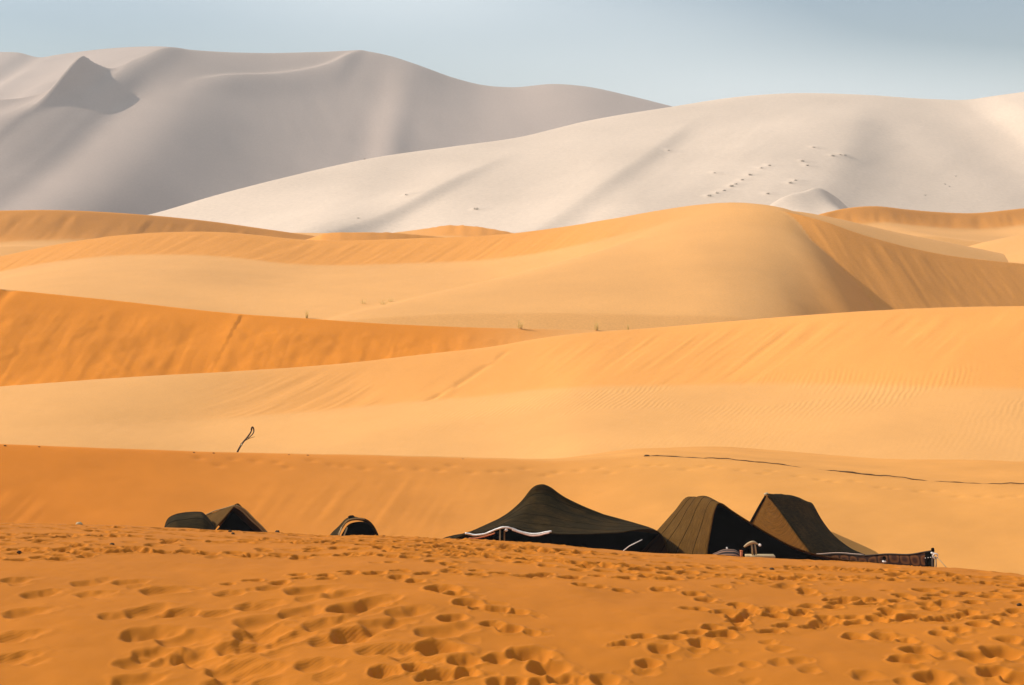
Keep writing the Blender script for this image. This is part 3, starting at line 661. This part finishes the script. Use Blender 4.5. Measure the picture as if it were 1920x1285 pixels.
wall('inner_shade_wall', [(1300, 1000, 61.2), (1320, 965, 61.2), (1350, 975, 61.2), (1400, 1000, 61.2), (1450, 1024, 61.2), (1520, 1050, 61.2), (1640, 1072, 61.2)], t2, m_void)
ft = [(1314, 1004, 57.9), (1326, 964, 57.9), (1342, 949, 57.8), (1358, 953, 57.7), (1378, 966, 57.6), (1404, 981, 57.5), (1444, 1005, 57.5), (1503, 1034, 57.5), (1582, 1054, 57.4), (1660, 1064, 57.4)]
wall('opening_shade_sheet', ft, t2, m_void)  # black sheet added across the opening, its colour standing for the shade inside

# --- tent behind, with the tan gable
L = [(1437, 926, 68.0), (1457, 951, 67.6), (1479, 981, 67.2), (1500, 1010, 66.8), (1522, 1040, 66.4), (1545, 1095, 66.0)]
Rr = [(1521, 943, 72.0), (1540, 974, 71.6), (1562, 1003, 71.2), (1592, 1027, 70.8), (1632, 1046, 70.4), (1690, 1085, 69.6)]
def between(t, bow=0):
    return [(a[0] + (b[0] - a[0]) * t, a[1] + (b[1] - a[1]) * t + bow * (1 if i == 0 else .5), a[2] + (b[2] - a[2]) * t) for i, (a, b) in enumerate(zip(L, Rr))]
g4 = [L, between(.3, -4), between(.6, -5.5), between(.85, -2.5), Rr]
rows3 = [[g4[j][i] for j in range(5)] for i in range(6)]
backr = [[(p[0] - 6 * k, p[1] + 18 * k + 8, p[2] + 1.6 * k) for p in rows3[0]] for k in (3, 2, 1)]
t3 = thing('goat_hair_tent', (W(1480, 1035, 68)[0], 68, gz(15) - .9), 'dark tent with tan triangular end wall standing behind the ridge tent', 'tent', 'nomad tents in the hollow')
S3 = surf([[(p[0] - 4, p[1] + 10 + 40 * k, p[2] + 1.5 + 2 * k) for p in rows3[0]] for k in (1.2, .5)] + rows3, 46, 40, 0.03, 3)
part('canopy', sheet_mesh('canopy', S3, 0.03), m_black, t3)
GL = [(1437, 928, 68.2), (1424, 950, 68.8), (1408, 979, 69.4), (1392, 1010, 70.0), (1376, 1040, 70.5), (1368, 1068, 70.6)]
gr = [[(a[0] + (b[0] - a[0]) * t, a[1] + (b[1] - a[1]) * t + 2, a[2] + (b[2] - a[2]) * t + .06) for t in (0.02, .35, .68, 1.0)] for a, b in zip(GL, L)]
S3g = surf(gr, 26, 20, 0.02, 5); part('gable_wall', sheet_mesh('gable_wall', S3g, 0.025), m_gable, t3)
part('edge_band', tube_mesh('edge_band', spline([W(*p) for p in GL], 20), 0.05, 6), m_seam, t3)
part('seam', tube_mesh('seam', spline([W(a[0] + 7, a[1] + 3, a[2] - .1) for a in GL], 20), 0.018, 5), m_seam, t3)
part('ridge_cap', lump_mesh('ridge_cap', W(1437, 927, 68.0), (0.10, 0.09, 0.07), 8), m_wood, t3)

# --- patterned rug hung as a wind break
m_rug, rn, rl, rb = new_mat('patterned_rug')
rb.inputs['Roughness'].default_value = 1.0; rb.inputs['Specular IOR Level'].default_value = 0.05
ruv = rn.new('ShaderNodeUVMap'); rmp = rn.new('ShaderNodeMapping'); rmp.inputs['Scale'].default_value = (1.6, 1.6, 1); rmp.inputs['Rotation'].default_value = (0, 0, math.radians(45))
rl.new(ruv.outputs[0], rmp.inputs['Vector'])
w1 = rn.new('ShaderNodeTexWave'); w1.wave_type = 'BANDS'; w1.inputs['Scale'].default_value = 0.36; w1.inputs['Distortion'].default_value = 5.0; w1.inputs['Detail Scale'].default_value = 0.8
w2 = rn.new('ShaderNodeTexWave'); w2.wave_type = 'BANDS'; w2.bands_direction = 'Y'; w2.inputs['Scale'].default_value = 0.36; w2.inputs['Distortion'].default_value = 4.0; w2.inputs['Detail Scale'].default_value = 0.6
for w_ in (w1, w2): rl.new(rmp.outputs[0], w_.inputs['Vector'])
dif = rn.new('ShaderNodeMath'); dif.operation = 'SUBTRACT'; rl.new(w1.outputs['Fac'], dif.inputs[0]); rl.new(w2.outputs['Fac'], dif.inputs[1])
ab = rn.new('ShaderNodeMath'); ab.operation = 'ABSOLUTE'; rl.new(dif.outputs[0], ab.inputs[0])
rr_ = rn.new('ShaderNodeValToRGB'); e = rr_.color_ramp.elements; e[0].position = 0.1; e[0].color = (0.030, 0.013, 0.009, 1); e[1].position = 0.85; e[1].color = (0.045, 0.018, 0.011, 1)
q = e.new(0.32); q.color = (0.125, 0.048, 0.018, 1); q = e.new(0.6); q.color = (0.10, 0.036, 0.014, 1)
rl.new(ab.outputs[0], rr_.inputs[0]); rl.new(rr_.outputs[0], rb.inputs['Base Color'])
rug = thing('hanging_rug', (W(1650, 1050, 56.3)[0], 56.3, gz(11.5)), 'long red brown patterned rug hung upright as a wind break between posts', 'rug')
rt = [(1500, 1041, 60.4), (1540, 1042, 59.8), (1580, 1041, 59.2), (1620, 1041, 58.6), (1660, 1040, 58.0), (1700, 1040, 57.4), (1730, 1036, 57.0), (1751, 1034, 56.7)]
C = np.array(spline([W(*p) for p in rt], 60)); B = C.copy(); B[:, 2] = [gz(x) - 0.15 for x in B[:, 0]]
C[:, 2] += 0.035 * np.sin(C[:, 0] * 3.1 + .5) * np.sin(C[:, 0] * 1.3); SR = np.stack([C + (B - C) * k / 10 for k in range(11)]); SR[..., 1] += 0.06 * np.sin(SR[..., 0] * 4.2) * np.linspace(.3, 1, 11)[:, None]
part('rug_panel', sheet_mesh('rug_panel', SR, 0.02), m_rug, rug)
part('top_cord', tube_mesh('top_cord', [p + np.array((0, -.02, .02)) for p in SR[0]], 0.022, 6), m_dwood, rug)
part('pale_edging', tube_mesh('pale_edging', [p + np.array((0, -.02, .055)) for p in SR[0][:26]], 0.008, 6), m_pink, rug)
EP = SR[:, 52:]; part('black_end_panel', sheet_mesh('black_end_panel', EP + np.array((0, -.03, 0)), 0.02), m_void, rug)
for k in range(5): part('stud', lump_mesh('stud', EP[1, min(k * 2, 7)] + np.array((0, -.06, .0)), (.018, .014, .018), k, 6, 4), m_white, rug)
def post(px, top, d, parent):
    x = W(px, top, d); o = part('post', tube_mesh('post', [(x[0], x[1], gz(x[0]) - .2), (x[0], x[1], (gz(x[0]) + x[2]) / 2), tuple(x)], 0.04, 8), m_dwood, parent)
    for nm, dz, rad, mt in (('post_head', 0.0, (.055, .055, .06), m_void), ('binding', -0.10, (.065, .06, .035), m_white)):
        c = o.copy(); me = lump_mesh(nm, (x[0], x[1], x[2] + dz), rad, 2); b_ = bpy.data.objects.new(nm, me); COL.objects.link(b_); me.materials.append(mt); b_.parent = o
        bpy.data.objects.remove(c)
    return o
post(1658, 1047, 56.5, rug); post(1749, 1031, 56.5, rug)
kx = W(1754, 1043, 55.7)
part('rope_coil', tube_mesh('rope_coil', [(kx[0] + .075 * math.cos(a), kx[1], kx[2] + .075 * math.sin(a)) for a in np.linspace(0, 6.0, 18)], 0.022, 6), m_white, rug)
part('post', tube_mesh('post', [W(1754, 1075, 55.7), W(1755, 1058, 55.7), W(1754, 1044, 55.7)], 0.028, 8), m_wood, rug)
part('guy_rope', tube_mesh('guy_rope', [W(1757, 1045, 55.7), W(1768, 1057, 55.3), W(1782, 1073, 54.9)], 0.012, 6), m_rope, rug)

# --- goods at the opening of the ridge tent
m_strip, sn, sl, sb_ = new_mat('striped_wool')
sb_.inputs['Roughness'].default_value = 1.0
suv = sn.new('ShaderNodeUVMap'); sw = sn.new('ShaderNodeTexWave'); sw.bands_direction = 'Y'; sw.inputs['Scale'].default_value = 2.1; sw.inputs['Distortion'].default_value = 1.2
sr = sn.new('ShaderNodeValToRGB'); e = sr.color_ramp.elements; e[0].position = .35; e[0].color = (.012, .007, .006, 1); e[1].position = .8; e[1].color = (.24, .12, .07, 1)
q = e.new(.6); q.color = (.05, .018, .012, 1)
sl.new(suv.outputs[0], sw.inputs['Vector']); sl.new(sw.outputs['Fac'], sr.inputs[0]); sl.new(sr.outputs[0], sb_.inputs['Base Color'])
rx = W(1360, 1045, 55.8)
roll = thing('folded_rug', (rx[0], rx[1], gz(rx[0])), 'dark striped rug heaped in front of the tent opening, left of the wooden stand', 'rug')
hp_rows = []
for i, v_ in enumerate(np.linspace(0, 1, 7)):
    hp_rows.append([(p, 1085 - (1085 - t) * math.sin(math.pi * (.06 + .88 * v_))**.5, 55.3 + 1.3 * v_) for p, t in ((1322, 1090), (1333, 1046), (1345, 1036), (1356, 1031), (1368, 1030), (1380, 1032), (1388, 1044), (1392, 1090))])
part('wool_cover', sheet_mesh('wool_cover', surf(hp_rows, 22, 30, 0.05, 9), 0.03), m_strip, roll)
part('tassel', lump_mesh('tassel', W(1363, 1028.5, 55.9), (.03, .03, .045), 4), m_white, roll)

tx = W(1425, 1040, 55.6); tg = gz(tx[0]); th_ = W(1425, 1041, 55.6)[2]
tb = thing('low_bench', (tx[0], tx[1], tg), 'pale wooden bench before the ridge tent, carrying the carved stand', 'bench')
hw = 27 * 55.6 / F
part('bench_top', box_mesh('bench_top', [((tx[0], tx[1], th_ - .03), (hw, .2, .03), 0, 0)]), m_wood, tb)
for sx in (-1, 1):
    for sy in (-1, 1): part('leg', box_mesh('leg', [((tx[0] + sx * (hw - .05), tx[1] + sy * .15, (tg - .1 + th_ - .06) / 2), (.035, .03, (th_ - .06 - tg + .1) / 2), 0, 0)]), m_wood, tb)
part('apron_board', box_mesh('apron_board', [((tx[0] + .24, tx[1] - .17, th_ - .12), (hw - .34, .012, .055), 0, 0)]), m_wood, tb)
part('apron_board', box_mesh('apron_board', [((tx[0] - .30, tx[1] - .17, th_ - .11), (.10, .012, .045), 0, 0)]), m_wood, tb)
st = thing('carved_stand', tuple(W(1413, 1040, 55.6)), 'small leaning wooden stand with curved top and white knob on the bench', 'stand')
for k, (a, b, mt) in enumerate((((1411, 1041), (1409.5, 1021), m_wood), ((1414.5, 1041), (1412.5, 1021), m_dwood), ((1418, 1040), (1415.5, 1021), m_wood))):
    part('slat', tube_mesh('slat', [W(a[0], a[1], 55.55), W((a[0] + b[0]) / 2, (a[1] + b[1]) / 2, 55.5), W(b[0], b[1], 55.55)], 0.026, 6), mt, st)
part('curved_top', tube_mesh('curved_top', spline([W(1395, 1026, 55.5), W(1402, 1021, 55.5), W(1410, 1017.5, 55.5), W(1416, 1018, 55.5), W(1420, 1021, 55.5)], 14), [.012 + .04 * math.sin(math.pi * min(1, .12 + i / 15)) for i in range(14)], 8), m_wood, st)
part('knob_arm', tube_mesh('knob_arm', [W(1417, 1018, 55.5), W(1420, 1019.5, 55.5), W(1424, 1022, 55.5)], 0.014, 6), m_wood, st)
part('knob', lump_mesh('knob', W(1424.5, 1022.5, 55.45), (.045, .045, .045), 5), m_white, st)
px_ = W(1390, 1044, 55.5)
jar = thing('clay_jar', (px_[0], px_[1], gz(px_[0])), 'small orange clay jar between the striped rug and the bench', 'jar')
prof_j = [(0, .09), (.12, .13), (.32, .15), (.5, .11), (.58, .06), (.64, .075)]
jt = W(1390, 1033, 55.5)[2]
part('jar_body', tube_mesh('jar_body', [(px_[0], px_[1], gz(px_[0]) - .03 + (jt - gz(px_[0]) + .03) * h / .64) for h, _ in prof_j], [r_ * .62 for _, r_ in prof_j], 14), m_orange, jar)
part('jar_rim', tube_mesh('jar_rim', [(px_[0], px_[1], jt - .015), (px_[0], px_[1], jt + .012)], [.052, .05], 14), m_orange, jar)

# --- the left-hand tents
t4 = thing('goat_hair_tent', (W(350, 990, 63)[0], 63, gz(W(350, 990, 63)[0])), 'low black humped tent, leftmost of the camp', 'tent', 'nomad tents in the hollow')
r4 = [(300, 1025), (308, 992), (314, 974), (326, 966), (350, 962), (374, 961), (384, 966), (398, 984), (408, 1015)]
S4 = surf([[(x + (x - 352) * .12, max(y + 40, 1015), 60.5) for x, y in r4], [(x + (x - 352) * .06, y + 16, 61.4) for x, y in r4], [(x, y + 3, 62.4) for x, y in r4], [(x, y, 63.2) for x, y in r4], [(x, y + 7, 64.6) for x, y in r4], [(x, max(y + 20, 1010), 66.5) for x, y in r4]], 30, 44, 0.04, 11)
part('canopy', sheet_mesh('canopy', S4, 0.03), m_black, t4)
for i in (7, 13): seam_on(S4, i, t4, m_seam, 0.02, 0.014, 0, 5, -5)
part('edge_band', tube_mesh('edge_band', [Vector(p) + Vector((-.02, -.03, .02)) for p in S4[3:17, 5]], 0.03, 6), m_tan, t4)
t5 = thing('goat_hair_tent', (W(440, 995, 63)[0], 63, gz(W(440, 995, 63)[0])), 'pointed black tent with tan edged opening, beside the leftmost humped tent', 'tent', 'nomad tents in the hollow')
f5r = [(380, 1030, 62), (404, 992, 62), (424, 968, 62), (438, 951, 62), (446, 945, 62), (456, 955, 62), (474, 973, 62), (491, 989, 62), (514, 1014, 62)]
b5r = [(330, 1015, 67.5), (358, 988, 67.5), (372, 975, 67.5), (380, 969, 67.5), (386, 966, 67.5), (394, 973, 67.5), (410, 985, 67.5), (425, 996, 67.5), (445, 1010, 67.5)]
S5 = surf([f5r, mix(f5r, b5r, .33, 1), mix(f5r, b5r, .66, 1), b5r], 26, 44, 0.03, 13)
part('canopy', sheet_mesh('canopy', S5, 0.03), m_brown, t5)
wall('inner_shade_wall', [(398, 1004, 63.5), (420, 978, 63.5), (440, 956, 63.5), (460, 974, 63.5), (490, 998, 63.5), (505, 1012, 63.5)], t5, m_void)
for off in (-2.5, 2.5):
    part('edge_band', tube_mesh('edge_band', spline([W(440 + off, 948, 61.8), W(456 + off, 957 - off * .3, 61.8), W(474 + off, 975 - off * .3, 61.8), W(491 + off, 991, 61.8), W(512 + off, 1016, 61.8)], 22), 0.036, 6), m_tan, t5)
part('edge_band', tube_mesh('edge_band', spline([W(384, 966.5, 67.2), W(402, 958.5, 65.5), W(420, 953.5, 64), W(440, 947.5, 62.2)], 20), 0.022, 6), m_tan, t5)
t6 = thing('arched_tent', (W(668, 1003, 65)[0], 65, gz(W(668, 1003, 65)[0])), 'small black arched tent with rounded opening, alone between the pointed tent and the big tent', 'tent', 'nomad tents in the hollow')
fa = [(622, 1034, 63), (634, 1003, 63), (642, 989, 63), (652, 977, 63), (667, 973, 63), (684, 974, 63), (696, 982, 63), (706, 997, 63), (716, 1022, 63)]
ba = [(602, 1028, 67), (620, 1003, 67), (634, 989, 67), (648, 974, 67), (659, 969.5, 67), (674, 972, 67), (688, 981, 67), (697, 996, 67), (705, 1020, 67)]
S6 = surf([fa, mix(fa, ba, .5, 1.5), ba], 20, 40, 0.05, 15)
part('canopy', sheet_mesh('canopy', S6, 0.03), m_black, t6)
wall('inner_shade_wall', [(640, 1003, 64.5), (652, 985, 64.5), (668, 979, 64.5), (686, 980, 64.5), (700, 993, 64.5), (706, 1005, 64.5)], t6, m_void)
part('opening_rim', tube_mesh('opening_rim', spline([W(a, b - .3, d - .05) for a, b, d in fa[1:6]], 24), 0.030, 6), m_tan, t6)
for a in (634, 644):
    part('side_pole', tube_mesh('side_pole', [W(a - 2, 1015, 62.9), W(a + 2, 1002, 62.9), W(a + 7, 989, 62.95)], 0.026, 6), m_wood, t6)
part('ridge_knot', lump_mesh('ridge_knot', W(659, 970, 66.0), (.12, .1, .07), 6), m_seam, t6)

# ------------------------------------------------------------------ hose, branch, stones, tufts
hosepts = []
for q in np.linspace(1214, 1990, 90):
    xx = np.interp(q, c1.px, c1.x); yy, zz, _ = c1.at(np.array([xx]))
    hosepts.append((xx, yy[0] - 0.10, zz[0] + Z0 + 0.018 + 0.028 * math.sin(q * .023 + 1.2) + 0.022 * math.sin(q * .057) + 0.012 * math.sin(q * .19)))
link('water_hose', tube_mesh('water_hose', hosepts, [.021 + (.018 if 3 < i < 12 or 41 < i < 49 else 0) + .004 * math.sin(i * .9) for i in range(90)], 8), m_hose, label='long thin dark hose lying along the crest of the rise behind the tents', cat='hose')
e0 = hosepts[0]
hn = link('hose_coupling', lump_mesh('hose_coupling', (e0[0] - .05, e0[1] - .02, e0[2] + .02), (.14, .07, .065), 3), m_hose, label='small dark coupling at the left end of the hose', cat='coupling')

db = 88.5
br = thing('bent_branch', tuple(W(444, 853, db)), 'dark bent branch with looped tip sticking up from the pale sand on the left', 'branch')
part('stem', tube_mesh('stem', spline([W(441, 860, db), W(446, 846, db), W(454, 832, db), W(463, 821, db), (W(470, 811, db)), W(472.5, 803, db)], 26), [.05 - .02 * i / 26 for i in range(26)], 8), m_dwood, br)
part('looped_tip', tube_mesh('looped_tip', spline([W(471, 806, db), W(473, 801, db), W(475.5, 804, db), W(475.5, 811, db - .1), W(471, 817, db - .15), W(465, 822, db - .1)], 20), [.045 - .026 * i / 20 for i in range(20)], 8), m_dwood, br)
part('side_twig', tube_mesh('side_twig', spline([W(460, 826, db), W(468, 822, db), W(478, 819, db)], 10), [.022 - .015 * i / 10 for i in range(10)], 6), m_dwood, br)

def fore_h(x, y):
    j = int(np.clip(np.searchsorted(yr, y), 0, len(yr) - 1)); i = int(np.clip(np.searchsorted(u, x / yr[j]), 0, len(u) - 1)); return float(Z0m[j, i]) + Z0
STONES = [(148, 986, 'pale'), (431, 998, ''), (437, 1000, ''), (210, 1024, ''), (241, 1034, ''), (246, 1034.5, ''), (317, 1038, ''), (36, 1038, ''), (520, 999, ''), (1447, 1069, ''), (1911, 1136, '')]
where_ = ['pale stone on the sand crest, left of the leftmost tent', 'dark pebble on trampled sand just below the pointed tent', 'second dark pebble just below the pointed tent, right of its twin', 'dark pebble on the left sand below the leftmost tent', 'left one of two dark pebbles touching on the left sand', 'right one of two dark pebbles touching on the left sand', 'dark pebble on the left sand, straight below the leftmost tent', 'dark pebble on sand near the left edge of the photo', 'black stone on the crest, right of the pointed tent', 'dark pebble on the trampled sand in front of the bench', 'dark pebble on trampled sand at the right edge of the photo']
for k, ((a, b, c), lb) in enumerate(zip(STONES, where_)):
    x, y = on_fore(a, b); z = fore_h(x, y); r_ = .035 if k not in (0, 8) else .055
    me = lump_mesh('pebble', (0, 0, 0), (r_ * 1.3, r_, r_ * .75), k, 8, 6)
    o = link('pebble', me, m_wood if c else m_stone, label=lb, cat='pebble', group='pebbles on the sand'); o.location = (x, y, z + r_ * .3); o.rotation_euler = (0, 0, k)
CST = [(12, 'at the far left'), (76, 'left of the branch, near the left edge'), (365, 'just left of the branch'), (402, 'nearest the branch'), (543, 'right of the branch, above the arched tent'), (578, 'right of the branch, the lower of two'), (868, 'straight above the left end of the big tent')]
for k, (q, lb) in enumerate(CST):
    xx = float(np.interp(q, c1.px, c1.x)); yy, zz, _ = c1.at(np.array([xx])); r_ = .05
    o = link('stone', lump_mesh('stone', (0, 0, 0), (r_ * 1.4, r_, r_), 30 + k, 8, 6), m_stone, label='dark stone on the rise, ' + lb, cat='stone', group='stones on the rise')
    o.location = (xx, yy[0] - .25, zz[0] + Z0 - .05)

def tuft(px, py, key, w, h, n, mat, label, group, seed, name='grass_tuft', lift=0.0):
    x, y, z = SH[key].hit(px, py); rr = random.Random(seed); v, f = [], []
    for _ in range(n):
        a = rr.uniform(0, 2 * math.pi); l_ = h * rr.uniform(.5, 1.1); sp = w * rr.random()**.7
        bx, by = .35 * w * rr.uniform(-1, 1), .35 * w * rr.uniform(-1, 1); ww = h * .022 * rr.uniform(.6, 1.5)
        ca, sa = math.cos(a), math.sin(a); i0 = len(v)
        for t in (0, .5, 1):
            r_ = sp * t**1.5; zz = l_ * (t - .25 * t * t * sp / w)
            cx, cy_ = bx + ca * r_, by + sa * r_; k = ww * (1 - .8 * t)
            v += [(cx - sa * k, cy_ + ca * k, zz - .06 * h), (cx + sa * k, cy_ - ca * k, zz - .06 * h)]
        f += [(i0, i0 + 1, i0 + 3, i0 + 2), (i0 + 2, i0 + 3, i0 + 5, i0 + 4)]
    o = thing(name, (x, y, z + Z0 + lift), label, 'grass' if name == 'grass_tuft' else 'shrub', group)
    me = mesh('blades', v, f); ob = link('blades', me, mat, o, smooth=False)
    return o
for k, (a, b, key, w, h, lb) in enumerate([(975, 617, 'L3', .45, .9, 'yellow grass tuft on the dune crest, left of the taller pair gap'), (1118, 620, 'L3', .42, .9, 'yellow grass tuft on the dune crest, middle of three'), (1177, 621, 'L3', .18, .6, 'tiny yellow grass tuft, rightmost on the dune crest'), (575, 597, 'L4', .35, 1.1, 'thin grass tuft behind the slip face crest, leftmost'), (681, 570, 'L4', .8, .7, 'low pale grass tuft on the sunlit slope, lower left of a pair'), (718, 571, 'L4', .9, .7, 'low pale grass tuft on the sunlit slope beside the spur'), (733, 566, 'L4', .6, .6, 'low pale grass tuft, rightmost on the sunlit slope')]):
    if k == 0: lb = 'yellow grass tuft on the dune crest, leftmost of three'
    tuft(a, b, key, w * 1.3, h * 1.25, 34, m_grass, lb, 'grass tufts on the dunes', 100 + k, lift=0.1 if key == 'L3' else 0)
SC = [('left diagonal row', [(1330, 368), (1345, 363), (1358, 358), (1372, 350), (1380, 346), (1392, 338), (1407, 329), (1428, 316), (1443, 311)]),
      ('right cluster', [(1505, 303), (1514, 311), (1526, 277), (1562, 293), (1576, 291), (1585, 292), (1482, 344), (1492, 339), (1440, 364)])]
ordn = ['lowest', 'second lowest', 'third from below', 'fourth from below', 'fifth from below', 'sixth from below', 'third from the top', 'second from the top', 'topmost']
wc = ['upper left of the pair in the right cluster', 'lower of the pair in the right cluster', 'highest and alone above the right cluster', 'left of the three at the top right of the cluster', 'middle of the three at the top right of the cluster', 'right of the three at the top right of the cluster', 'left one just above the small shaded dune', 'right one just above the small shaded dune', 'alone left of the small shaded dune']
sd = 0
for nm, pts in SC:
    for k, (a, b) in enumerate(pts):
        sd += 1
        lb = ('grey scrub bush on the pale dune, %s in the diagonal row' % ordn[k]) if nm[0] == 'l' else 'grey scrub on pale dune, ' + wc[k]
        w = 1.3 if k % 3 else 1.7
        tuft(a, b, 'L7', w, w * .5, 110, m_scrub, lb, 'scrub on the pale dune', 200 + sd, 'scrub_bush')
for k, (a, b, w, lb) in enumerate([(762, 366, 1.3, 'left of the soft spur'), (893, 393, 1.9, 'low on the right flank of the soft spur'), (672, 410, 1.0, 'lowest, near the left foot'), (1340, 325, 1.1, 'alone above the diagonal row'), (1254, 283, 1.2, 'highest, alone in the middle'), (1735, 367, 1.0, 'lowest of the far right four'), (1772, 346, 1.0, 'left of the far right four'), (1780, 350, .9, 'right of the far right four'), (1792, 331, 1.0, 'top of the far right four'), (684, 298, 1.3, 'on its left skyline')]):
    tuft(a, b, 'L7', w, w * .5, 80, m_scrub, 'small scrub bush on pale dune, ' + lb, 'scrub on the pale dune', 300 + k, 'scrub_bush')
